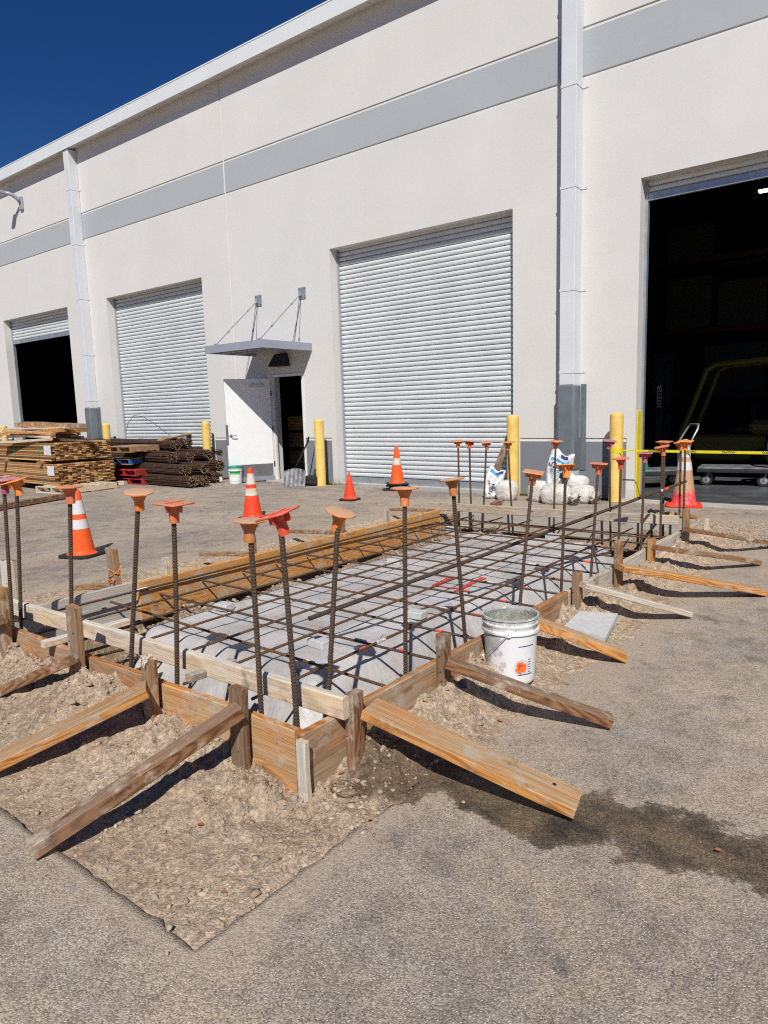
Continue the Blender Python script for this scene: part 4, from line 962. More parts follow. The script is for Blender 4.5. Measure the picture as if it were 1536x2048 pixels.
# roof edge
m = MB().mat('fascia'); FY = D-.26
m.box((-60, FY-.012, 8.40), (12, FY, 8.70)); m.box((-60, FY-.02, 8.685), (12, FY+.06, 8.71))
wsub(m, 'fascia')
m = MB().mat('fascia')
for x in np.arange(-58.35, 12, 3.05): m.box((x, FY-.015, 8.402), (x+.035, FY-.0122, 8.684))
wsub(m, 'fascia_seam')
m = MB().mat('soffit'); m.quad((-60, FY, 8.405), (12, FY, 8.405), (12, D, 8.455), (-60, D, 8.455)); wsub(m, 'soffit')
m = MB().mat('soffit')
for x in np.arange(-58.35, 12, 1.32):
    m.box((x, FY+.003, 8.396), (x+.02, FY+.02, 8.405)); m.quad((x, FY, 8.3995), (x+.022, FY, 8.3995), (x+.022, D-.003, 8.450), (x, D-.003, 8.450))
wsub(m, 'soffit_seam')
m = MB().mat('fascia'); m.quad((-60, FY, 8.70), (12, FY, 8.70), (12, 36, 9.6), (-60, 36, 9.6)); m.box((-60, D+.05, 8.47), (12, D+.30, 8.7)); m.box((-60, D+.29, 8.15), (12, D+.36, 8.5)); wsub(m, 'roof')

# roller doors
def shutter(x0, x1, zbot, ztop, y=D+.25, pitch=.088):
    m = MB().mat('shutter'); prof = []; z = zbot+.11; 
    while z < ztop+.1:
        for t_, dy in ((0.0, .034), (.05, .030), (.07, .004), (.2, -.010), (.45, -.016), (.7, -.014), (.86, -.006), (.90, .008), (.92, .030)): prof.append((y+dy, z+t_*pitch))
        z += pitch
    for (y0, z0), (y1, z1) in zip(prof, prof[1:]): m.quad((x0, y0, z0), (x1, y0, z0), (x1, y1, z1), (x0, y1, z1))
    d_ = wsub(m, 'roller_door', org=((x0+x1)/2, y, zbot))
    m = MB().mat('galv'); m.cbox((x0, y-.028, zbot), (x1, y+.02, zbot+.105), .004); m.box((x0, y-.036, zbot), (x1, y-.0285, zbot+.03)); wsub(m, 'bottom_bar', d_, ((x0+x1)/2, y, zbot))
    for xa in (x0-.04, x1):
        m = MB().mat('galv'); m.box((xa, y-.04, 0.022), (xa+.04, y+.04, ztop)); wsub(m, 'door_track', d_, ((x0+x1)/2, y, zbot))
    return d_
shutter(-9.42, -5.56, .022, 4.57); shutter(-17.31, -13.43, .022, 4.57)
shutter(-23.21, -19.39, W(30, 689, D+.25).z, 4.57); shutter(-3.46, .43, 4.33, 4.62)

# downspouts
def downspout(xr_, bottom=.0, lab=None):
    x1 = xr_; x0 = xr_-.235; y0 = D-.24
    m = MB().mat('dspout'); m.cbox((x0, y0, .30), (x1, D-.003, 8.40), .006); m.mat('dspout'); d_ = wsub(m, 'downspout', org=((x0+x1)/2, D, .3))
    m = MB().mat('guard'); m.cbox((x0-.02, y0-.035, .43), (x1+.02, D-.004, 1.76), .03); m.box((x1+.022, D-.014, .43), (x1+.11, D-.0035, 1.76)); wsub(m, 'guard', d_, ((x0+x1)/2, D, .4))
    m = MB().mat('steel')
    for z in (.62, 1.53): m.lathe([(.0001, -.012), (.011, -.012), (.012, 0)], 8, Matrix.Translation((x1+.065, D-.016, z)) @ Matrix.Rotation(-math.pi/2, 4, 'X') @ Matrix.Scale(-1, 4, (0, 0, 1)))
    wsub(m, 'bolt', d_, ((x0+x1)/2, D, .4))
    for z in (1.93, 3.15, 4.62, 6.02, 7.4):
        m = MB().mat('dspout'); m.box((x0-.004, y0-.004, z), (x1+.004, y0-.0015, z+.035)); m.box((x1+.0015, y0, z), (x1+.004, D-.006, z+.035)); m.box((x1+.0045, D-.008, z), (x1+.09, D-.0035, z+.035)); m.box((x0-.004, y0, z), (x0-.0015, D-.006, z+.035))
        m.mat('blackmetal')
        m.box((x1+.055, D-.010, z+.013), (x1+.063, D-.0085, z+.021))
        m.mat('soffit'); m.box((x0-.006, y0-.0055, z-.004), (x1+.005, y0-.004, z+.0)); m.box((x1+.0042, y0, z-.004), (x1+.006, D-.006, z))
        wsub(m, 'strap', d_, ((x0+x1)/2, D, z))
    m = MB().mat('trim'); m.cbox((x0+.01, y0+.01, .0), (x1-.01, D-.006, .40), .01); wsub(m, 'downspout_boot', d_, ((x0+x1)/2, D, 0))
downspout(-4.372); downspout(-18.20)

# pedestrian door
DX0, DX1 = -11.335, -10.31
m = MB().mat('trim'); fy = D-.015
m.box((DX0, fy, .0), (DX0+.055, D+.12, 2.215)); m.box((DX1-.055, fy, 0), (DX1, D+.12, 2.215)); m.box((DX0, fy, 2.2155), (DX1, D+.12, 2.265)); m.box((DX0+.056, D+.03, .0), (DX0+.075, D+.09, 2.20)); wsub(m, 'door_frame', org=(DX0, D, 0))
leaf = empty('door_leaf', (0, 0, 0)); leaf.parent = wh; hinge = Vector((DX0+.05, D-.03, .02)); ang = R_(-118)
leaf.location = hinge-wh.location; leaf.rotation_euler = (0, 0, ang); leaf.name = 'door'
def lsub(m, name, par=None, smooth=False): o = m.build(name, par or leaf, smooth=smooth); return o
m = MB().mat('doorw'); m.cbox((0, -.045, 0), (.98, 0, 2.17), .003); lsub(m, 'door_panel')
m = MB().mat('steel'); m.box((.02, .0005, .10), (.955, .004, .36)); lsub(m, 'kick_plate')
m = MB().mat('galv'); m.box((.0, .0, -.0), (.98, .022, .095)); lsub(m, 'door_sweep')
m = MB().mat('soffit'); m.cbox((.14, .001, 1.99), (.44, .05, 2.055), .006); lsub(m, 'door_closer')
m = MB().mat('steel'); T = Matrix.Translation((.90, 0, .99)) @ Matrix.Rotation(-math.pi/2, 4, 'X'); m.lathe([(.0001, .012), (.032, .012), (.036, 0)], 16, T); m.tube([(.90, .0, .99), (.90, .06, .99), (.885, .065, .99), (.79, .062, .985)], .010, 8); lsub(m, 'handle', smooth=True)
m = MB().mat('steel'); m.box((.955, -.055, .80), (.99, .012, 1.22)); lsub(m, 'latch_guard')
m = MB().mat('blackmetal')
for z in (.35, 1.1, 1.86): m.tube([(-.012, .006, z-.055), (-.012, .006, z+.055)], .012, 8)
lsub(m, 'hinge')
# canopy
CX0, CX1, CY0 = -11.74, -10.03, D-1.34
cn = empty('canopy', (-10.94-wh.location.x, D-wh.location.y, 2.75)); cn.parent = wh
m = MB().mat('canopy')
m.box((CX0, CY0, 2.685), (CX1, CY0+.03, 2.835)); m.box((CX0, CY0+.0305, 2.685), (CX0+.03, D-.003, 2.835)); m.box((CX1-.03, CY0+.0305, 2.685), (CX1, D-.003, 2.835)); m.box((CX0+.031, CY0+.031, 2.79), (CX1-.031, D-.003, 2.80))
for y in (CY0+.35, CY0+.72): m.box((CX0+.031, y, 2.70), (CX1-.031, y+.05, 2.789))
wsub(m, 'canopy_deck', cn, (-10.94, D, 2.75))
for px in (-11.53, -10.235):
    m = MB().mat('galv'); m.cbox((px-.10, D-.016, 3.72), (px+.10, D-.002, 3.95), .004); m.cbox((px-.008, D-.09, 3.78), (px+.008, D-.016, 3.87), .004); wsub(m, 'anchor_plate', cn, (px, D, 3.8))
    m = MB().mat('blackmetal')
    for sx_ in (-.075, .075):
        for sz_ in (3.75, 3.92): m.lathe([(.0001, -.006), (.008, -.006), (.008, 0)], 6, Matrix.Translation((px+sx_, D-.017, sz_)) @ Matrix.Rotation(math.pi/2, 4, 'X') @ Matrix.Scale(-1, 4, (0, 0, 1)))
    wsub(m, 'bolt', cn, (px, D, 3.8))
    a = Vector((px, D-.075, 3.80)); b_ = Vector((px, CY0+.12, 2.85)); m = MB().mat('galv')
    m.tube([a, a.lerp(b_, .18)], .012, 6); m.tube([a.lerp(b_, .18), a.lerp(b_, .22)], .02, 6)
    for s_ in (-.014, .014): m.tube([a.lerp(b_, .22)+Vector((s_, 0, 0)), a.lerp(b_, .68)+Vector((s_, 0, 0))], .006, 5)
    m.tube([a.lerp(b_, .68), a.lerp(b_, .72)], .02, 6); m.tube([a.lerp(b_, .72), b_], .010, 6); m.box((px-.03, CY0+.09, 2.801), (px+.03, CY0+.16, 2.87)); wsub(m, 'tie_rod', cn, (px, D, 3.8))
    b2 = Vector((px, D-.30, 2.83)); m = MB().mat('blackmetal'); m.tube([a, a.lerp(b2, .62)], .007, 5)
    for s_ in (-.012, .012): m.tube([a.lerp(b2, .62)+Vector((s_, 0, 0)), b2+Vector((s_, 0, 0))], .0045, 5)
    m.tube([a.lerp(b2, .60), a.lerp(b2, .64)], .016, 6); wsub(m, 'tie_rod', cn, (px, D, 3.8))
m = MB().mat('blackmetal'); lx = -10.87
P_ = [(lx-.20, D-.27, 2.42), (lx+.20, D-.27, 2.42), (lx+.20, D-.005, 2.42), (lx-.20, D-.005, 2.42), (lx-.14, D-.12, 2.68), (lx+.14, D-.12, 2.68), (lx+.14, D-.005, 2.68), (lx-.14, D-.005, 2.68)]
k = len(m.v); m.v += P_
for q_ in ((0, 3, 2, 1), (4, 5, 6, 7), (0, 1, 5, 4), (1, 2, 6, 5), (2, 3, 7, 6), (3, 0, 4, 7)): m.face([k+i for i in q_])
wsub(m, 'wall_light', org=(lx, D, 2.5))
# gooseneck wall lamp on the left bay
m = MB().mat('canopy'); a = Vector((-21.32, D, 7.75)); m.cbox((a.x-.09, D-.06, a.z-.24), (a.x+.09, D-.003, a.z+.12), .01); lamp = wsub(m, 'wall_lamp', org=tuple(a))
m = MB().mat('canopy'); m.tube([a+Vector((0, -.03, -.05)), a+Vector((-.01, -.12, .06)), a+Vector((-.03, -.22, .13)), a+Vector((-.08, -.32, .17)), a+Vector((-.16, -.42, .19))], .055, 10); wsub(m, 'lamp_arm', lamp, tuple(a), smooth=True)
m = MB().mat('canopy'); m.cbox((a.x-.34, D-.66, a.z+.13), (a.x-.10, D-.38, a.z+.24), .03); wsub(m, 'lamp_head', lamp, tuple(a))
# door corner guard
m = MB().mat('yellow2'); m.cbox((-3.497, D+.03, .02), (-3.481, D+.25, 1.33), .004); m.cbox((-3.505, D-.006, .02), (-3.452, D+.028, 1.33), .003) if False else None
o = m.build('corner_guard', origin=(-3.46, D+.1, 0)); tag(o, 'bright yellow steel guard plate on the left jamb of the open doorway', 'corner guard')

# ------------------------------------------------------------------ bollards
def bollard(x, y, lab, h=1.32):
    m = MB().mat('yellow'); r = .098
    m.lathe([(r+.002, 0), (r, .02), (r, h-.06), (r*.985, h-.045), (r*.85, h-.018), (r*.5, h-.004), (.0001, h)], 28); o = m.build('bollard', smooth='auto'); o.location = (x, y, 0)
    tag(o, lab, 'bollard', 'yellow bollards beside the roller doors'); return o
bollard(-3.685, 10.32, 'yellow bollard wrapped with caution tape beside the open dark doorway')
bollard(-5.36, 10.28, 'yellow bollard right of the big closed shutter, behind a sandbag')
bollard(-9.56, 10.2, 'scuffed yellow bollard with the snow shovel leaning on it')
bollard(-13.2, 10.30, 'yellow bollard behind the rebar bundles, left of the open white door')
bollard(-17.30, 10.25, 'yellow bollard beside the far grey downspout guard')
bollard(-19.20, 10.25, 'yellow bollard whose top just shows over the loose planks on the lumber')
bollard(-23.2, 10.25, 'yellow bollard at the left picture edge behind the lumber stack')
bollard(.66, 10.32, 'yellow bollard at the far side of the open doorway')
# weeds
m = MB().mat('grass')
for (gx_, gy_, n_) in ((-9.30, 10.38, 90), (-4.98, 10.45, 60), (-5.15, 10.4, 40), (-9.0, 10.5, 40)):
    for i in range(n_):
        x = gx_+random.gauss(0, .09); y = min(gy_+random.gauss(0, .05), D-.02); h = random.uniform(.02, .10); a = random.random()*6.28; dx, dy = math.cos(a)*.03, math.sin(a)*.03
        m.poly([(x-.003, y, 0), (x+.003, y, 0), (x+dx, y+dy*.5, h)])
tag(m.build('weeds'), 'dry weeds growing in the joint at the wall foot', 'weeds', kind='stuff')

# ------------------------------------------------------------------ cones
def cone(loc, h, rbase, bands, cm, label, rot=0, basemat='black', bs=.19, lean=(0, 0)):
    e = empty('traffic_cone', loc, rot, label, 'traffic cone', 'traffic cones on the lot'); e.rotation_euler = (lean[0], lean[1], rot)
    zt = h; rt = .026*h/.71+.004; m = MB().mat(basemat); c = bs*.25; th = .03
    pts = []
    for sx_, sy_ in ((1, 1), (-1, 1), (-1, -1), (1, -1)):
        a0 = math.atan2(sy_, sx_); pts += [(sx_*bs-(c if (sx_*sy_ > 0) else 0)*sx_, sy_*bs-(0 if sx_*sy_ > 0 else c)*sy_), (sx_*bs-(0 if sx_*sy_ > 0 else c)*sx_, sy_*bs-(c if (sx_*sy_ > 0) else 0)*sy_)]
    pts.sort(key=lambda p: math.atan2(p[1], p[0]))
    for z0, z1, k0, k1 in ((0, .006, .97, 1), (.006, th-.008, 1, 1), (th-.008, th, 1, .95)):
        for i in range(8):
            a, b = pts[i], pts[(i+1) % 8]; m.quad((a[0]*k0, a[1]*k0, z0), (b[0]*k0, b[1]*k0, z0), (b[0]*k1, b[1]*k1, z1), (a[0]*k1, a[1]*k1, z1))
    m.poly([(p[0]*.95, p[1]*.95, th) for p in pts]); m.build('base', e)
    def rr(z): return rbase+(rt-rbase)*((z-th)/(zt-th))
    m = MB().mat(cm); m.lathe([(rbase+.022, th), (rbase+.008, th+.008), (rr(th+.03), th+.03)]+[(rr(z), z) for z in np.linspace(th+.05, zt-.03, 10)]+[(rt*.98, zt-.012), (rt*.8, zt), (rt*.55, zt-.002), (rt*.5, zt-.05)], 28); m.build('cone_body', e, smooth='auto')
    for z0, z1, bm_ in bands:
        m = MB().mat(bm_); m.lathe([(rr(z0)+.0005, z0), (rr(z0)+.0025, z0+.001), (rr(z1)+.0025, z1-.001), (rr(z1)+.0005, z1)], 28); m.build('reflective_band', e, smooth='auto')
    return e
c1 = G(168, 1112); cone((c1.x-.03, c1.y-.0, 0), .71, .135, [(.30, .40, 'cone_white'), (.455, .60, 'cone_white')], 'cone', 'large orange cone with two reflective bands left of the excavation', .35)
c2 = G(506, 1037); cone((c2.x, c2.y, 0), .71, .135, [(.33, .43, 'cone_white2'), (.485, .635, 'cone_white2')], 'cone_red', 'red orange cone with two dirty white bands behind the near dowel caps', .5)
c3 = G(700, 1000); cone((c3.x, c3.y, 0), .455, .105, [], 'cone_red', 'small plain orange cone before the big shutter', .2, bs=.145)
c4 = G(795, 980); cone((c4.x, c4.y, .105), .70, .13, [(.36, .48, 'cone_white2')], 'cone', 'scuffed orange cone with one band standing on loose cone bases', .8)
for i, (dx, dy, z, r_) in enumerate([(-.06, -.03, 0, .6), (.05, .02, .036, 1.0), (-.02, .02, .071, .2)]):
    m = MB().mat('black'); m.lathe([(.10, .0), (.21, .0), (.225, .012), (.205, .03), (.12, .033), (.10, .0)], 8, Matrix.Rotation(r_, 4, 'Z')); o = m.build('cone_base_ring'); o.location = (c4.x+dx, c4.y+dy, z); tag(o, ['black rubber cone base ring lying on the ground under the banded cone', 'black rubber cone base ring, middle of the stack under the banded cone', 'black rubber cone base ring, topmost of the stack under the banded cone'][i], 'cone base')
c5 = G(1367, 1011); cone((c5.x, c5.y, 0), .93, .165, [(.50, .62, 'cone_white'), (.68, .82, 'cone_white')], 'cone_fade', 'tall faded tan and pink cone with white bands by the doorway', .3, 'cone_red', bs=.235)
c1 = G(14, 1075)

# ------------------------------------------------------------------ pails
def pail(name, loc, rt, rb, h, mat, lab, lid=None, bail=True, rot=0):
    e = empty(name, loc, rot, lab, 'bucket'); m = MB().mat(mat)
    f = lambda z: rb+(rt-rb)*z/h
    prof = [(.0001, .004), (rb-.01, .004), (rb-.004, 0), (rb, .006)]+[(f(z), z) for z in np.linspace(.02, h*.74, 6)]
    for z in (h*.755,): prof += [(f(z), z), (f(z)+.010, z+.004), (f(z)+.010, z+.014), (f(z), z+.018)]
    prof += [(f(h*.86), h*.86), (f(h*.88)+.006, h*.88), (f(h*.90)+.006, h*.90), (f(h*.91), h*.91), (f(h)-.001, h-.012), (f(h)+.005, h-.008), (f(h)+.005, h), (f(h)-.004, h), (f(h)-.006, h-.01)]+([(f(z)-.004, z) for z in np.linspace(h*.9, .02, 8)]+[(.0001, .015)] if not lid else [])
    m.lathe(prof, 40); m.build('pail_body', e, smooth='auto')
    if not lid:
        m = MB().mat('cement'); m.lathe([(f(z)-.0055+random.uniform(0, .001), z) for z in np.linspace(h*.955, .05, 14)]+[(.0001, .045)], 40); m.build('cement_residue', e, smooth=True)
    if bail:
        m = MB().mat('galv'); pts = []
        R0 = rt+.012; zc = h*.80
        for i in range(25):
            a = math.pi*i/24; pts.append((R0*math.cos(a)*1.0, -abs(math.sin(a))*R0*1.05, zc-.17*math.sin(a)))
        m.tube(pts, .0022, 6); m.build('bail_handle', e, smooth=True)
    return e, f
bk = Vector((-1.655, 3.14, .055)); pe, pf = pail('bucket', bk, .141, .122, .345, 'pail', 'cement splashed white bucket with an orange emblem beside the form boards', bail=False)
# wire bail hanging on the left
m = MB().mat('galv'); A = math.radians(-95)
def cyl(a, z, off=.002): r_ = pf(z)+off; return (r_*math.cos(a), r_*math.sin(a), z)
toc = math.atan2(-bk.y, -bk.x)      # towards the camera
m.tube([cyl(toc-.05, .275, .012), cyl(toc-.25, .245, .016), cyl(toc-.55, .20, .02), cyl(toc-.9, .155, .022), cyl(toc-1.2, .13, .02)], .0022, 6); m.build('bail_handle', pe, smooth=True)
m = MB().mat('white'); m.tube([cyl(toc-1.10, .137, .021), cyl(toc-1.2, .13, .021)], .007, 8); m.build('bail_grip', pe, smooth=True)
m = MB().mat('pail2'); m.tube([cyl(toc-.05, .275, -.002), cyl(toc-.05, .275, .012)], .016, 12); m.build('handle_boss', pe)
def cpatch(m, pts2):   # polygon given as (angle offset metres, z) laid onto the pail
    m.poly([cyl(toc+u/ .135, z, .0016) for u, z in pts2])
m = MB().mat('orangeink'); rr_ = random.Random(3)
cu, cz, cr = .058, .095, .036
N = 22
for i in range(N):
    a0, a1 = 2*math.pi*i/N, 2*math.pi*(i+1)/N; r0 = cr*(.62 if (i % 7) in (3,) else 1)*rr_.uniform(.86, 1); cpatch(m, [(cu, cz), (cu+r0*math.cos(a0), cz+r0*math.sin(a0)), (cu+r0*math.cos(a1), cz+r0*math.sin(a1))])
m.build('orange_emblem', pe)
m = MB().mat('ink')
for i in range(40):
    a0, a1 = 2*math.pi*i/40, 2*math.pi*(i+.8)/40
    for r0, w_ in ((cr+.004, .0009),): m.poly([cyl(toc+(cu+q*math.cos(a))/ .135, cz+q*math.sin(a), .0019) for q, a in ((r0, a0), (r0+w_, a0), (r0+w_, a1), (r0, a1))])
for (u0, z0, u1, z1) in [(.048, .115, .048, .095), (.054, .118, .054, .100), (.060, .116, .060, .098), (.066, .112, .066, .098), (.046, .092, .05, .086), (.05, .086, .054, .092)]:
    m.poly([cyl(toc+(u+s_)/ .135, z, .0021) for u, z, s_ in ((u0, z0, -.001), (u0, z0, .001), (u1, z1, .001), (u1, z1, -.001))])
for i in range(7): 
    z0 = .135-.013*i; m.poly([cyl(toc+u/ .135, z, .0019) for u, z in ((.099, z0), (.118, z0), (.118, z0-.003), (.099, z0-.003))])
m.build('print_mark', pe)
m = MB().mat('blueink')
for z0 in (.205, .055):
    for i in range(8):
        u0, u1 = .04+.0115*i, .04+.0115*(i+1); m.poly([cyl(toc+u/ .135, z, .0019) for u, z in ((u0, z0), (u1, z0), (u1, z0+.004), (u0, z0+.004))])
m.build('blue_stripe', pe)
gb = G(465, 968); ge, gf = pail('bucket', (gb.x-.03, gb.y+.12, 0), .150, .130, .36, 'pail2', 'white bucket with green lid and green label by the open white door', lid=True, bail=False)
m = MB().mat('green'); m.lathe([(.0001, .372), (.135, .372), (.142, .380), (.156, .380), (.160, .372), (.160, .335), (.155, .33)], 32); m.build('lid', ge, smooth='auto')
toc2 = math.atan2(-gb.y, -gb.x)
def cyl2(a, z, off=.0015): r_ = gf(z)+off; return (r_*math.cos(a), r_*math.sin(a), z)
def cp2(name, mt, a0, a1, z0, z1, off=.0015, n=10):
    m = MB().mat(mt)
    for i in range(n):
        b0, b1 = toc2+a0+(a1-a0)*i/n, toc2+a0+(a1-a0)*(i+1)/n; m.quad(cyl2(b0, z0, off), cyl2(b1, z0, off), cyl2(b1, z1, off), cyl2(b0, z1, off))
    m.build(name, ge)
cp2('green_label', 'greenlabel', -.95, .75, .20, .27); cp2('green_label', 'green', -.95, .75, .235, .258, .003); cp2('green_stripe', 'green', -.9, .7, .055, .062); cp2('green_stripe', 'green', -.95, .7, .285, .290)
m = MB().mat('ink')
for i in range(9): a0 = toc2-.7+.13*i; m.quad(cyl2(a0, .240, .004), cyl2(a0+.08, .240, .004), cyl2(a0+.08, .252, .004), cyl2(a0, .252, .004))
for i in range(5): a0 = toc2-.6+.16*i; m.quad(cyl2(a0, .165, .002), cyl2(a0+.1, .165, .002), cyl2(a0+.1, .170, .002), cyl2(a0, .170, .002))
m.build('print_mark', ge)

# ------------------------------------------------------------------ text helper
def text_mesh(s_, size, matn, name, mapf, parent=None, weight=0.0, offx=0.0):
    cu_ = bpy.data.curves.new('tmp', 'FONT'); cu_.body = s_; cu_.size = size; cu_.align_x = 'CENTER'; cu_.align_y = 'CENTER'; cu_.offset = weight; cu_.resolution_u = 3
    ob = bpy.data.objects.new('tmp', cu_); col.objects.link(ob); bpy.context.view_layer.update()
    me = bpy.data.meshes.new_from_object(ob.evaluated_get(bpy.context.evaluated_depsgraph_get())); bpy.data.objects.remove(ob)
    for v in me.vertices: v.co = mapf(v.co.x+offx, v.co.y)
    me.materials.clear(); me.materials.append(MT[matn]); o = bpy.data.objects.new(name, me); col.objects.link(o)
    if parent: o.parent = parent
    return o

# ------------------------------------------------------------------ caution tape
tz = .77
def tape_pt(s_, v_):
    # s along from first bollard (0) to the other (4.3); slight sag and twist
    x = -3.59+s_*(4.17/4.3); sag = -.012*math.sin(s_/4.3*math.pi); return Vector((x, 10.215, tz+sag+v_))
m = MB().mat('tape'); n_ = 60
for i in range(n_):
    s0, s1 = 4.3*i/n_, 4.3*(i+1)/n_; h0, h1 = .019*(1-.5*math.exp(-(s0/.5)**2)), .019*(1-.5*math.exp(-(s1/.5)**2)); m.quad(tape_pt(s0, -h0), tape_pt(s1, -h1), tape_pt(s1, h1), tape_pt(s0, h0))
for i in range(24):
    a0, a1 = 2*math.pi*i/24, 2*math.pi*(i+1)/24; R0 = .1005; z0 = tz-.03+.012*math.sin(a0*2); z1 = tz-.03+.012*math.sin(a1*2)
    m.quad((-3.685+R0*math.cos(a0), 10.32+R0*math.sin(a0), z0-.01), (-3.685+R0*math.cos(a1), 10.32+R0*math.sin(a1), z1-.01), (-3.685+R0*math.cos(a1), 10.32+R0*math.sin(a1), z1+.06), (-3.685+R0*math.cos(a0), 10.32+R0*math.sin(a0), z0+.06))
    m.quad((.66+R0*math.cos(a0), 10.32+R0*math.sin(a0), tz-.03), (.66+R0*math.cos(a1), 10.32+R0*math.sin(a1), tz-.03), (.66+R0*math.cos(a1), 10.32+R0*math.sin(a1), tz+.04), (.66+R0*math.cos(a0), 10.32+R0*math.sin(a0), tz+.04))
tp = m.build('caution_tape', origin=(-1.5, 10.2, tz)); tag(tp, 'yellow caution tape stretched across the open doorway from the bollard', 'caution tape')
for i, wd in enumerate(['CAUTION', 'CUIDADO', 'CAUTION', 'CUIDADO', 'CAUTION', 'CUIDADO', 'CAUTION', 'CUIDADO']):
    def mp(u, v, c=.50+i*.5): p = tape_pt(c+u, v); return Vector((p.x+1.5, p.y-.0015-10.2, p.z-tz))
    text_mesh(wd, .036, 'ink', 'tape_text', mp, tp, .0012)

# ------------------------------------------------------------------ sandbags
def lump(name, c, r, mat, lab, seed=1, sq=.72, rot=0, neck=None, amp=.035, gr='sandbags beside the wall'):
    nu, nv = 84, 54; m = MB().mat(mat); base = len(m.v); c = Vector(c)
    for j in range(nv+1):
        ph = -math.pi/2+math.pi*j/nv
        for i in range(nu):
            th = 2*math.pi*i/nu; cx_, sx_ = math.cos(th), math.sin(th); cp, sp = math.cos(ph), math.sin(ph)
            f = lambda q: math.copysign(abs(q)**sq, q)
            x, y, z = f(cp)*f(cx_), f(cp)*f(sx_), f(sp)
            a_ = np.array([th*1.0*1.9+seed*3.1]); b2 = np.array([ph*2.0+seed*1.7]); xx = np.array([x*2+seed]); yy = np.array([y*2+z*1.5])
            n1 = float(fbm(xx+yy*.3, yy+np.array([z*2.0]), 1.6, 4, .6, seed=seed)[0]); fold = abs(float(fbm(xx*1.5, yy*1.5-np.array([z]), 2.2, 3, .6, seed=seed+9)[0]))
            fold2 = abs(float(fbm(xx*2.6+z, yy*1.1+np.array([z*3.4]), 2.6, 3, .55, seed=seed+4)[0])); k = (1-.30*max(z, 0)**1.5)*(1+.09*abs(math.sin(5*th+2*n1*8))*max(z, 0)) if abs(z) < 2 else 1; k *= 1+amp*2.4*n1-amp*2.6*max(0, .12-fold)-amp*3.0*max(0, .09-fold2)+.03*math.sin(3*th+seed)*(1-z*z)
            zz = z*k*r[2]
            if z < -.2: zz = max(zz, -.82*r[2])
            m.v.append((x*k*r[0], y*k*r[1], zz+.82*r[2]))
    for j in range(nv):
        for i in range(nu): m.face((base+j*nu+i, base+j*nu+(i+1) % nu, base+(j+1)*nu+(i+1) % nu, base+(j+1)*nu+i))
    if neck:
        d = Vector(neck[0]); L = neck[1]; p0 = Vector((0, 0, .82*r[2]))+Vector((d.x*r[0], d.y*r[1], d.z*r[2]))*.80; dn = d.normalized(); pts = [p0+dn*L*t_ for t_ in (0, .25, .4, .7, 1.0)]; u = dn.orthogonal().normalized(); v_ = dn.cross(u); rings = []
        for t_, p in enumerate(pts):
            rad = [.09, .045, .03, .07, .095][t_]*neck[2]; k0 = len(m.v); rings.append(k0)
            for j in range(16):
                a = 2*math.pi*j/16; rr2 = rad*(1+(.28 if j % 2 else -.22)*(1 if t_ > 0 else .2)); jit = random.uniform(-.01, .01) if t_ == 4 else 0; m.v.append(tuple(p+(u*math.cos(a)+v_*math.sin(a))*rr2+dn*jit*2))
        for a, b in zip(rings, rings[1:]):
            for j in range(16): m.face((a+j, a+(j+1) % 16, b+(j+1) % 16, b+j))
        m.face([rings[-1]+j for j in range(16)])
    o = m.build(name, smooth=True); o.location = c; o.rotation_euler = (0, 0, rot); tag(o, lab, 'sandbag', gr); return o
lump('sandbag', (-5.20, 9.78, 0), (.17, .15, .20), 'bag', 'round tan sandbag in front of the middle bollard', 3)
lump('sandbag', (-4.72, 9.88, 0), (.16, .15, .20), 'bag', 'leftmost sandbag of the pile before the downspout', 5, neck=((.9, -.3, .0), .12, .9))
lump('sandbag', (-4.36, 9.72, 0), (.23, .17, .19), 'bag', 'large front sandbag below the printed bag', 8, neck=((.95, -.3, -.15), .20, .8), amp=.035)
lump('sandbag', (-4.08, 10.0, 0), (.19, .17, .17), 'bag', 'lower sandbag at the right of the pile', 12, neck=((.95, -.4, -.2), .12, .9))
lump('sandbag', (-4.16, 10.04, .21), (.17, .14, .12), 'bag', 'upper sandbag folded over the right of the pile', 15, neck=((-.7, -.6, .5), .12, .9), rot=.3)
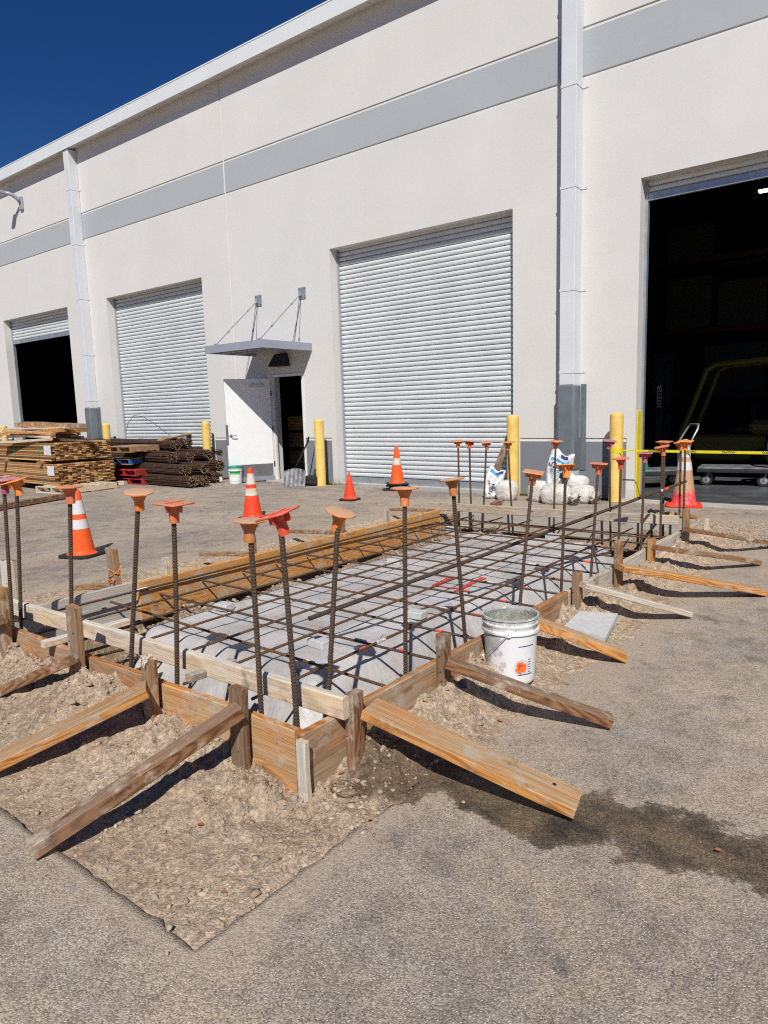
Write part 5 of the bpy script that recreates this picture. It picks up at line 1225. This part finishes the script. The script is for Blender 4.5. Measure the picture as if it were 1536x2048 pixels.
# printed bags: pillow shapes with lettering following the surface
def printed_bag(c, w_, h_, t_, rz, lean, lab, texts, seed):
    e = empty('printed_bag', c, rz, lab, 'bag'); e.rotation_euler = (lean, 0, rz)
    def S(u, v, side=-1, off=0):
        x = u*w_/2; z = v*h_; ed = (1-abs(u)**3.0)*(1-abs(2*v-1)**5.0); th = t_/2*max(ed, 0)**.5
        n1 = float(fbm(np.array([u*1.5+seed]), np.array([v*2.2+side]), 1.7, 3, seed=seed)[0])*.11*(ed+.15)
        n2_ = float(fbm(np.array([u*3.1+seed]), np.array([v*3.7]), 2.0, 3, seed=seed+5)[0])*.05; xw = x*(1+.12*math.sin(v*5+seed))*(1-.16*v)+.10*v*v; z = z*(1-.10*u*v+.06*math.sin(u*4+seed)*v); return Vector((xw+n1*.4, side*(th+n2_*ed+off)+n1*1.3, z))
    m = MB().mat('bagw'); nu, nv = 30, 34; idx = {}
    for side in (-1, 1):
        for j in range(nv+1):
            for i in range(nu+1): idx[side, i, j] = len(m.v); m.v.append(tuple(S(-1+2*i/nu, j/nv, side)))
        for j in range(nv):
            for i in range(nu): m.face((idx[side, i, j], idx[side, i+1, j], idx[side, i+1, j+1], idx[side, i, j+1]))
    m.build('bag_body', e, smooth=True)
    def pp(name, mt, u0, u1, v0, v1, off=.004):
        m = MB().mat(mt); n_ = 12
        for i in range(n_):
            a, b = u0+(u1-u0)*i/n_, u0+(u1-u0)*(i+1)/n_
            for k in range(3):
                c0, c1_ = v0+(v1-v0)*k/3, v0+(v1-v0)*(k+1)/3; m.quad(S(a, c0, -1, off), S(b, c0, -1, off), S(b, c1_, -1, off), S(a, c1_, -1, off))
        m.build(name, e)
    for tx in texts:
        if tx[0] == 'rect': pp('print_block', *tx[1:])
        else:
            _, s_, size, mt, u0, v0, rot_ = tx
            ca, sa = math.cos(rot_), math.sin(rot_)
            text_mesh(s_, size, mt, 'print_text', lambda a, b: S(min(.97, max(-.97, u0+(a*ca-b*sa)/(w_/2))), min(.98, max(.02, v0+(a*sa+b*ca)/h_)), -1, .006), e, .0015)
    return e
tocam = lambda x, y: math.atan2(x, -y)*1.0
printed_bag((-4.44, 9.93, .12), .37, .62, .17, .46, -.10, 'tall white printed bag with blue lettering standing among the sandbags',
    [('rect', 'blueink', -.15, .45, .88, .97), ('rect', 'cyanink', -.85, .62, .76, .81), ('text', 'AQUA', .085, 'blueink', -.38, .66, 0), ('text', 'C E M', .04, 'redink', .38, .66, 0), ('rect', 'cyanink', -.8, .25, .555, .567), ('rect', 'cyanink', -.8, .3, .515, .525), ('rect', 'cyanink', -.8, .2, .475, .485), ('rect', 'cyanink', -.75, .25, .435, .445), ('text', 'AQUA', .085, 'ink', .66, .28, 1.45)], 4)
printed_bag((-5.52, 9.86, .0), .30, .46, .14, .5, -.12, 'crumpled white and blue printed bag left of the round sandbag',
    [('rect', 'cyanink', -.7, .35, .84, .93), ('rect', 'blueink', .0, .8, .86, .95), ('text', 'AQUA', .07, 'blueink', -.1, .33, 1.2), ('rect', 'redink', -.55, -.42, .45, .62)], 11)
# black plastic scrap behind the bags and by the rear beam
m = MB().mat('black'); m.tube([(-4.30+.03*math.cos(a), 9.80, .30+.14*math.sin(a)) for a in np.linspace(-.5, 2.6, 10)], .025, 8); tag(m.build('rubber_scrap', smooth=True), 'black curved rubber scrap among the sandbags', 'scrap')
m = MB().mat('black'); p = G(1296, 1024, .05); pts = [(p.x+.04*i*.8, p.y+.03*math.sin(i*1.7), .05+.025*abs(math.sin(i*1.3))) for i in range(9)]; m.tube(pts, .016, 6, radii=[.02, .026, .018, .024, .015, .010, .006, .006, .004]); tag(m.build('black_rag', smooth=True), 'crumpled black rag on the gravel behind the rear beam', 'rag')
# leaning board by the middle bollard
board('leaning_board', (-5.86, 10.30, .02), (-5.48, 10.42, .98), .12, .03, up=(0, 1, 0), mat='w_weather', label='dark board leaning behind the middle bollard', cat='board')

# ------------------------------------------------------------------ snow shovel and dust pan
sh = empty('snow_shovel', (-9.93, 9.86, 0), 0, 'curved aluminium snow shovel leaning on the scuffed bollard', 'shovel')
m = MB().mat('alu'); nx_, ny_ = 80, 14; Sv = {}
ax = Vector((.86, .5, 0)).normalized(); ay = Vector((.5, -.86, 0)).normalized()
for j in range(ny_+1):
    t_ = j/ny_
    for i in range(nx_+1):
        u = -.5+i/nx_; bend = .07*(1-(2*u)**2); r_ = .0035*math.cos(u*2*math.pi*5)*(.3+.7*t_)
        z = .01+.30*math.sin(t_*1.35)/math.sin(1.35); out_ = .12*(1-t_)**1.6+r_-bend*.7*t_+.02
        Sv[i, j] = len(m.v); p = ax*(u*.44)+ay*out_; m.v.append((p.x, p.y, z+.05*t_*(1-(2*u)**2)))
for j in range(ny_):
    for i in range(nx_): m.face((Sv[i, j], Sv[i+1, j], Sv[i+1, j+1], Sv[i, j+1]))
m.build('blade', sh, smooth=True)
m = MB().mat('black'); m.tube([(-.02, .01, .33), (.20, .17, .86)], .016, 8); m.build('shaft', sh, smooth=True)
m = MB().mat('black'); m.tube([(.20, .17, .86), (.19, .19, .90), (.24, .17, .97), (.28, .14, .97), (.27, .13, .90), (.22, .16, .86)], .014, 8); m.build('grip', sh, smooth=True)
m = MB().mat('galv'); m.tube([(-.03, -.0, .28), (-.02, .01, .36)], .024, 8); m.build('socket', sh)
dp = empty('dust_pan', (-9.72, 10.10, 0), .2, 'black long handled dust pan behind the scuffed bollard', 'dust pan')
m = MB().mat('black'); m.cbox((-.15, -.12, .02), (.15, .12, .20), .03); m.build('pan', dp)
m = MB().mat('blackmetal'); m.tube([(-.08, .05, .18), (.02, .22, .95)], .010, 8); m.build('handle', dp, smooth=True)

# ------------------------------------------------------------------ lumber stacks, pallets
def lumber(c0, L, nw, nh, bw, bh, rz, lab, seed):
    """bundle: corner at c0, ends facing +X, stacked rows; local X along boards"""
    r2 = random.Random(seed); e = empty('lumber_bundle', c0, rz, lab, 'lumber bundle', 'strapped bundles of lumber')
    m = MB().mat('lumber')
    for j in range(nh):
        for i in range(nw):
            m.cv = min(1, max(0, r2.gauss(.5, .28))); jx = r2.uniform(-.035, .03); jz = r2.uniform(-.001, .001)
            m.cbox((-L, i*bw+.002, j*bh+.001+jz), (jx, (i+1)*bw-.004, (j+1)*bh-.005+jz), .004)
    m.build('boards', e)
    for x in (-.55, -1.75, -3.0):
        m = MB().mat('galv' if seed % 2 else 'green'); w_, h_ = nw*bw, nh*bh; m.box((x, -.004, -.003), (x+.018, -.001, h_)); m.box((x, -.004, h_+.0005), (x+.018, w_+.004, h_+.003)); m.box((x, w_+.001, -.003), (x+.018, w_+.004, h_)); m.build('strap', e)
    return e
RZ = R_(-3)
l1 = lumber((-13.90, 7.02, .135), 3.9, 14, 12, .092, .036, RZ, 'lower strapped lumber bundle with a white tag, resting on pale skids', 1)
l2 = lumber((-13.98, 7.03, .625), 3.9, 14, 10, .092, .0365, RZ, 'upper strapped lumber bundle with a white tag, under the loose planks', 2)
for e_, z in ((l1, .23), (l2, .15)):
    m = MB().mat('tag'); m.box((-.27, -.012, z-.03), (.03, -.006, z+.165)); o = m.build('paper_tag', e_)
for k, (x, z) in enumerate([(-14.4, .57), (-16.2, .57)]): board('skid', (x, 6.95, z+.025), (x+.05, 8.35, z+.025), .09, .045, mat='w_stake', label=['skid between the two lumber bundles near their cut ends', 'skid between the two lumber bundles toward the picture edge'][k], cat='skid')
for k, x in enumerate([-16.1, -17.2]): board('skid', (x, 6.9, .065), (x, 8.4, .065), .10, .10, mat='w_pale', label=['thick skid under the lower lumber bundle', 'second thick skid under the lower lumber bundle, at the edge'][k], cat='skid')
# loose planks on top
r3 = random.Random(5)
LP_ = [((0, 884), (100, 880), 7.12, .13, .05, 0), ((8, 873), (108, 873), 7.25, .13, .05, 0), ((12, 862), (104, 868), 7.2, .12, .045, 1), ((5, 870), (125, 860), 7.35, .17, .09, 1), ((18, 859), (132, 854), 7.4, .10, .04, 0),
       ((36, 848), (165, 853), 7.55, .14, .09, 2), ((50, 846), (128, 849), 7.6, .12, .05, 2), ((60, 862), (150, 862), 7.7, .13, .08, 1), ((70, 868), (158, 868), 7.9, .12, .05, 2), ((110, 858), (172, 859), 7.95, .14, .09, 2), ((95, 873), (163, 874), 8.05, .09, .06, 0), ((60, 855), (140, 866), 8.0, .12, .05, 1), ((20, 866), (118, 880), 7.6, .12, .04, 2)]
LPL = ['lowest pale plank lying along the front edge of the upper lumber bundle', 'pale plank just above the lowest one in the loose heap', 'thin brown plank sagging in the middle of the loose heap', 'thick knotty timber in the middle of the loose heap', 'long yellow plank on the thick knotty timber', 'thick topmost dark timber of the loose heap', 'flat dark plank at the very top left of the loose heap', 'short timber end sticking out right of the loose heap', 'dark plank below the right end of the loose heap', 'blocky timber end at the far right of the loose heap', 'pale lath end under the right side of the loose heap', 'plank slanting down behind the loose heap', 'plank slanting across the low part of the loose heap']
for k, (pa, pb, Y_, w_, t_, c_) in enumerate(LP_):
    o = board('loose_plank', W(pb[0], pb[1], Y_), W(pa[0], pa[1], Y_-.15), w_, t_, mat=['w_pale', 'w_orange', 'w_stake'][c_], twist=.15, warp=.012, battered=.01, label=LPL[k], cat='plank', group='loose planks heaped on the lumber')
def pallet(loc, rz, w_, l_, label, mats=('w_pale', 'w_pale'), tilt=(0, 0)):
    e = empty('pallet', loc, rz, label, 'pallet', 'wooden pallets'); e.rotation_euler = (tilt[0], tilt[1], rz)
    n_ = 7
    for k in range(n_):
        y = -w_/2+(w_-.09)*k/(n_-1); m = MB().mat(mats[0]); m.cbox((-l_/2, y, .115), (l_/2, y+.09, .133), .002); m.build('deck_board', e)
    for k in range(3):
        x = -l_/2+(l_-.045)*k/2; m = MB().mat(mats[1]); m.cbox((x, -w_/2, .018), (x+.045, w_/2, .1145), .002); m.build('stringer', e)
    for k in range(3):
        y = -w_/2+(w_-.09)*k/2; m = MB().mat(mats[0]); m.cbox((-l_/2, y, 0), (l_/2, y+.09, .0175), .002); m.build('bottom_board', e)
    return e
pallet((-13.80, 7.42, 0), R_(6), 1.15, 1.05, 'pale pallet on the asphalt sticking out under the lumber bundles', tilt=(0, -.0))
pallet((-14.10, 8.95, .70), R_(4), .75, .9, 'tan pallet with a blue block wedged between the rebar bundles', ('w_stake', 'w_stake'))
pallet((-14.35, 9.15, .42), R_(2), .9, .9, 'blue pallet between the rebar bundles', ('w_stake', 'blue'))
pallet((-14.0, 9.0, .19), R_(3), .8, .9, 'red pallet between the lower rebar bundles', ('redp', 'redp'))
pallet((-13.9, 9.0, .0), R_(3), .7, 1.0, 'red pallet on the ground under the rebar bundles', ('redp', 'redp'))
board('wood_block', (-14.0, 8.42, .05), (-13.72, 8.48, .05), .10, .09, mat='w_pale', label='pale wood block on the asphalt between pallet and rebar', cat='wood block')
# ------------------------------------------------------------------ rebar bundles
GR = 'tied bundles of rusty rebar'
def bundle(endp, L, r, ang, lab, seed, rise=0.0, n_=70):
    r4 = random.Random(seed); e = empty('rebar_bundle', tuple(endp), ang, lab, 'rebar bundle', GR); e.rotation_euler = (0, rise, ang)
    m = MB(); pts = []
    k = 0
    while len(pts) < n_ and k < 4000:
        k += 1; a = r4.uniform(0, 6.283); q = r*math.sqrt(r4.random()); p = (q*math.cos(a), q*math.sin(a)*.88)
        if all((p[0]-s_[0])**2+(p[1]-s_[1])**2 > (.0195)**2 for s_ in pts): pts.append(p)
    for (y, z) in pts:
        jx = r4.uniform(-.07, .05); w1 = r4.uniform(-.012, .012); w2 = r4.uniform(-.012, .012); m.mat('rebar_bundle'); i0 = len(m.v)
        m.tube([(jx, y, z), (-.6, y*1.03, z*1.03), (-L*.4, y+w1, z+w2-.01), (-L*.7, y-w2, z+w1-.01), (-L, y, z)], .0098, 5, cap=False)
        m.mat('bend'); m.cv = r4.random(); m.face([i0+j for j in range(5)]); m.mat('rebar_bundle')
    m.build('bars', e)
    for x in (-.28, -1.1, -2.2, -3.4):
        m = MB().mat('rebar_rust'); m.tube([(x+.012*math.sin(a*3), (r+.008)*math.cos(a), (r+.008)*.9*math.sin(a)) for a in np.linspace(0, 2*math.pi, 21)], .005, 5); m.build('tie_wire', e)
    return e
BL = [(387, 964, .115, .125, 'bottom front rebar bundle with dark reddish ends'), (410, 962, .11, .12, 'second bottom rebar bundle from the front'), (436, 955, .11, .125, 'third bottom rebar bundle with a white paper tag'),
      (373, 941, .33, .12, 'second tier front rebar bundle with bright cut ends'), (408, 937, .33, .12, 'second tier middle rebar bundle'), (441, 931, .33, .13, 'second tier rear rebar bundle nearest the green bucket'),
      (346, 915, .57, .13, 'third tier front rebar bundle with bright yellowish ends'), (380, 914, .56, .11, 'third tier middle rebar bundle'), (418, 909, .57, .12, 'third tier rear rebar bundle'), (452, 904, .58, .125, 'third tier rebar bundle reaching behind the open white door'),
      (352, 891, .80, .12, 'top front rebar bundle under the tan plank'), (377, 886, .82, .12, 'top rear rebar bundle under the tan plank')]
for i, (px, py, z, r_, lab) in enumerate(BL):
    p = G(px, py, z+.01); bundle(p, 5.6+random.uniform(0, .5), r_, R_(-3+random.uniform(-2, 2)), lab+', stacked beside the lumber', 20+i, rise=R_(random.uniform(-.6, .3)))
m = MB().mat('white'); p = G(439, 958, .12); m.box((p.x+.05, p.y-.04, .07), (p.x+.055, p.y+.03, .17)); tag(m.build('paper_tag'), 'white paper tag hanging on the ends of a bottom rebar bundle', 'tag')
a = G(322, 880, .93); b_ = G(388, 866, 1.02); board('plank', a, b_, .18, .04, mat='w_orange', up=(.1, -.25, 1), label='tan plank lying across the top rebar bundles', cat='plank')
m = MB().mat('rebar'); m.tube([W(x, y, 9.6) for x, y in ((252, 866), (256, 846), (268, 831), (285, 833), (305, 845), (325, 860), (341, 872))], .006, 6); tag(m.build('bent_rod', smooth=True), 'thin bent wire rod arching above the rebar bundles', 'wire')

# ------------------------------------------------------------------ inside the right doorway
def cart(loc, rz, L, w_, lab, handle=None):
    e = empty('platform_cart', loc, rz, lab, 'platform cart'); m = MB().mat('deck'); m.cbox((-L/2, -w_/2, .29), (L/2, w_/2, .315), .006); m.build('deck', e)
    m = MB().mat('black'); m.cbox((-L/2-.01, -w_/2-.01, .225), (L/2+.01, w_/2+.01, .2895), .01); m.build('deck_frame', e)
    for sx_ in (-1, 1):
        for sy_ in (-1, 1):
            cx_, cy_ = sx_*(L/2-.14), sy_*(w_/2-.1); m = MB().mat('black'); T = Matrix.Translation((cx_, cy_, .10)) @ Matrix.Rotation(math.pi/2, 4, 'X'); m.lathe([(.06, -.022), (.098, -.022), (.10, -.015), (.10, .015), (.098, .022), (.06, .022)], 24, T); w2_ = m.build('wheel', e, smooth='auto')
            m = MB().mat('galv'); m.lathe([(.0001, -.026), (.058, -.02), (.058, .02), (.0001, .026)], 20, T); m.tube([(cx_, cy_-.03, .10), (cx_+.03, cy_-.03, .225)], .014, 6); m.tube([(cx_, cy_+.03, .10), (cx_+.03, cy_+.03, .225)], .014, 6); m.build('caster_fork', w2_)
    if handle:
        m = MB().mat('galv'); y0 = w_/2-.06; hx = handle*(L/2-.03); m.tube([(hx, -y0, .26), (hx, -y0, .70), (hx+handle*.03, -y0, .80), (hx+handle*.13, -y0+.02, .98), (hx+handle*.16, -y0+.08, 1.05), (hx+handle*.16, y0-.08, 1.05), (hx+handle*.13, y0-.02, .98), (hx+handle*.03, y0, .80), (hx, y0, .70), (hx, y0, .26)], .017, 10); m.box((hx-.012, -y0+.02, .64), (hx+.012, y0-.02, .69)); m.build('handle', e, smooth='auto')
    return e
cart((-3.72, 12.25, .012), R_(35), 1.05, .62, 'grey platform cart with a bent tube handle behind the taped doorway', 1)
cart((-2.62, 13.15, .012), R_(8), 1.15, .70, 'low flat cart on black casters beside the cage fan')
m = MB().mat('green'); T = Matrix.Translation((0, 0, 0)); m.lathe([(.0001, .5), (.10, .5), (.13, .35), (.15, .25)], 20); o = m.build('green_tub'); o.location = (-3.86, 11.95, .07); tag(o, 'green plastic tub on the cart just inside the yellow corner guard', 'tub')
# cage fan
fn = empty('drum_fan', (-1.56, 13.2, .012), R_(20), 'large black wire cage fan at the right picture edge inside the doorway', 'fan')
m = MB().mat('blackmetal'); T = Matrix.Translation((0, 0, .68)) @ Matrix.Rotation(math.pi/2, 4, 'X')
for rr3 in np.linspace(.05, .60, 22): m.tube([tuple(T @ Vector((rr3*math.cos(a), rr3*math.sin(a), .10*(1-(rr3/.6)**2)+.12))) for a in np.linspace(0, 2*math.pi, 33)], .0022, 4, cap=False)
for i in range(16):
    a = 2*math.pi*i/16; m.tube([tuple(T @ Vector((q*math.cos(a), q*math.sin(a), .10*(1-(q/.6)**2)+.12))) for q in (.04, .3, .45, .60)], .0028, 4)
m.build('cage', fn)
m = MB().mat('blackmetal'); m.lathe([(.62, -.14), (.635, -.14), (.635, .13), (.62, .13)], 40, T); m.build('drum', fn, smooth='auto')
m = MB().mat('black')
for k in range(3):
    a = 2.1*k; m.poly([tuple(T @ Vector((q*math.cos(a+b), q*math.sin(a+b), c))) for q, b, c in ((.08, 0, -.03), (.55, -.15, -.05), (.56, .45, .04), (.08, .4, .03))])
m.lathe([(.0001, -.08), (.10, -.08), (.10, .05), (.0001, .08)], 20, T); m.build('blades', fn)
for s_ in (-1, 1):
    m = MB().mat('black'); m.lathe([(.06, -.03), (.10, -.03), (.10, .03), (.06, .03)], 20, Matrix.Translation((s_*.4, .12, .10)) @ Matrix.Rotation(math.pi/2, 4, 'Y')); m.tube([(s_*.4, .12, .1), (s_*.5, 0, .5)], .015, 6); m.build('wheel', fn)
# forklift
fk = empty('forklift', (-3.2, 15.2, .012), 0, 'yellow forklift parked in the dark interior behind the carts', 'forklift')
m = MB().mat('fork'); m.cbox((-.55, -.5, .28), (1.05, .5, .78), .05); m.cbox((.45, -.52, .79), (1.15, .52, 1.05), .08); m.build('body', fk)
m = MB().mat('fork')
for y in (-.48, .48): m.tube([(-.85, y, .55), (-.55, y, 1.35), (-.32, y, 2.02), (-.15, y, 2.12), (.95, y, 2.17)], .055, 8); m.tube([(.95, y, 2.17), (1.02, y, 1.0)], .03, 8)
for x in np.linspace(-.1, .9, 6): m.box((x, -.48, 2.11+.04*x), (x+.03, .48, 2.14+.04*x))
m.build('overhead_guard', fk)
m = MB().mat('blackmetal')
for y in (-.30, .30): m.box((-1.30, y-.05, .05), (-1.16, y+.05, 2.3))
for z in (.4, 1.2, 2.2): m.box((-1.28, -.25, z), (-1.18, .25, z+.08))
for y in (-.28, .28): m.box((-2.2, y-.05, .05), (-1.31, y+.05, .09))
mast = m.build('mast', fk)
m = MB().mat('black'); m.cbox((.0, -.25, .79), (.5, .25, .92), .04); m.cbox((.42, -.25, .93), (.52, .25, 1.35), .04); m.build('seat', fk)
for x in (-.75, .8):
    for y in (-.5, .5): m = MB().mat('black'); m.lathe([(.12, -.09), (.26, -.09), (.28, -.06), (.28, .06), (.26, .09), (.12, .09)], 24, Matrix.Translation((x, y, .28)) @ Matrix.Rotation(math.pi/2, 4, 'X')); m.build('wheel', fk, smooth='auto')
text_mesh('HYSTER', .13, 'soffit', 'mast_text', lambda u, v: Vector((-1.23-v, -.353, 1.55+u)), mast, .002)
# racks with cartons
rk = empty('pallet_rack', (-3.4, 18.4, .012), 0, 'tall pallet rack standing in the dark interior', 'rack')
for x in (-2.2, .6, 3.4):
    for y in (-.5, .5): m = MB().mat('blackmetal'); m.box((x-.04, y-.04, 0), (x+.04, y+.04, 6)); m.build('upright', rk)
for z in (1.5, 3.0, 4.6):
    for y in (-.5, .5): m = MB().mat('beam_red'); m.box((-2.15, y-.03, z), (3.35, y+.03, z+.12)); m.build('rack_beam', rk)
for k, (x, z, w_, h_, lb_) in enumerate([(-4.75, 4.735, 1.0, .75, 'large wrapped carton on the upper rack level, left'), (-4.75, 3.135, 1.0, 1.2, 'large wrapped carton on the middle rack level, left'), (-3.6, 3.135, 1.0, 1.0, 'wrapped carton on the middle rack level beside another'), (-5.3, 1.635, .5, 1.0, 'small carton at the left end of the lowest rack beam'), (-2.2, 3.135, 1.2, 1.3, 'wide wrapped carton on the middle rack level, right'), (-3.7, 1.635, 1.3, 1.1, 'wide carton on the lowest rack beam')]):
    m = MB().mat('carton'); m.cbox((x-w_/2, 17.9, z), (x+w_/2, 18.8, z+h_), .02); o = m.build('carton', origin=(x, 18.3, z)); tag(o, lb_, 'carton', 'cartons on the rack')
sl_ = empty('strip_light', tuple(W(1536, 380, 16)), 0, 'lit fluorescent strip light glowing in the dark doorway', 'ceiling light')
for y in (-.05, .05): m = MB().mat('lampglow'); m.box((-.16, y-.015, -.02), (1.0, y+.015, .02)); m.build('light_tube', sl_)
# crates behind the small door
for k, (z, lb_) in enumerate([(.02, 'bottom wooden crate just inside the small door, lit by the sun'), (.62, 'middle wooden crate inside the small door'), (1.02, 'top wooden crate inside the small door')]):
    m = MB(); m.mat('crate'); h_ = (.55, .36, .36)[k]
    for j in range(5): m.cv = random.random(); m.cbox((-.45, -.35, .03+j*(h_-.03)/5), (.35, -.33, .03+(j+.88)*(h_-.03)/5), .002); m.cbox((.33, -.329, .03+j*(h_-.03)/5), (.35, .35, .03+(j+.88)*(h_-.03)/5), .002)
    m.box((-.44, -.328, .03), (.328, .34, h_-.01)); o = m.build('crate'); o.location = (-11.75, 12.3, z); tag(o, lb_, 'crate', 'wooden crates inside the small door')
for k, (dx, h_) in enumerate([(0, .45), (.18, .16)]):
    m = MB().mat('galv'); m.lathe([(.0001, 0), (.02, 0), (.02, h_), (.0001, h_)], 12); o = m.build('metal_tube'); o.location = (-11.75+dx, 12.1, 1.385); tag(o, ['tall thin metal tube standing on the crates inside the small door', 'short thin metal tube standing on the crates inside the small door'][k], 'tube')

# ------------------------------------------------------------------ litter
def leaf(px, py, s_, rz, lab):
    p = G(px, py, .012); 
    if XL < p.x < XR and YF < p.y < YB: p.z = float(soil(np.array([p.x]), np.array([p.y]))[0])+.006
    m = MB().mat('leaf'); n_ = 6
    for i in range(n_):
        a, b = i/n_, (i+1)/n_; w0, w1 = math.sin(a*math.pi)*.35, math.sin(b*math.pi)*.35
        for sd in (-1, 1): m.quad((a-.5, 0, .02), (b-.5, 0, .02), (b-.5, sd*w1, .14*abs(w1)*2+.02), (a-.5, sd*w0, .14*abs(w0)*2+.02))
    o = m.build('dry_leaf'); o.location = p; o.rotation_euler = (random.uniform(-.2, .2), random.uniform(-.2, .2), rz); o.scale = (s_, s_, s_); tag(o, lab, 'leaf', 'dry leaves lying about')
for px, py, s_, rz, lab in [(1437, 1700, .025, .6, 'orange brown leaf on the wet asphalt'), (1285, 1288, .018, .2, 'small leaf on the asphalt right of the paver'), (1433, 1245, .02, -.3, 'small leaf on the asphalt near the grey brace'), (683, 1552, .03, 1.2, 'upright brown leaf among the pale rubble stones'), (531, 1578, .035, 2.4, 'dark curled leaf left of the pale rubble'), (401, 1648, .03, .2, 'long dark leaf on the dirt in the foreground'), (447, 1774, .022, .5, 'small brown leaf near the cut corner'), (560, 1718, .018, 1.8, 'dark leaf fragment between dirt and asphalt'), (740, 1640, .02, .9, 'orange wood chip beside a pale stone at the cut edge'), (410, 1612, .02, .4, 'orange chip on the dirt in the foreground'), (1000, 1442, .03, .3, 'orange leaf on the soil under the wide orange brace'), (885, 1495, .03, 1.0, 'orange leaf on the soil near the corner rubble')]: leaf(px, py, s_, rz, lab)
m = MB().mat('rebar_rust'); p = G(690, 1580, .015)
for k in range(4):
    r_ = .045+.008*k; m.tube([(p.x+r_*math.cos(a)*1.1+.004*k, p.y+r_*.8*math.sin(a), .012+.006*k+.006*math.sin(a*2+k)) for a in np.linspace(.3*k, 5.6+.3*k, 24)], .0011, 4)
tag(m.build('wire_coil', smooth=True), 'small tangle of dark tie wire on the dirt at the near corner', 'wire')
# twigs
m = MB().mat('leaf')
for k in range(140):
    x, y = random.uniform(-3.0, -.6), random.uniform(.7, 2.4)
    ins = XL < x < XR and YF < y < YB; z = float(soil(np.array([x]), np.array([y]))[0])+.004 if ins else .006
    if ins and FX0 < x < FX1 and y > FY0: continue
    a = random.random()*3.14; L = random.uniform(.006, .022); m.tube([(x, y, z), (x+L*.5*math.cos(a), y+L*.5*math.sin(a), z+.002), (x+L*math.cos(a+.3), y+L*math.sin(a+.3), z)], .0006, 4)
tag(m.build('twigs'), 'fine twigs and straw strewn over the dirt', 'twigs', kind='stuff')
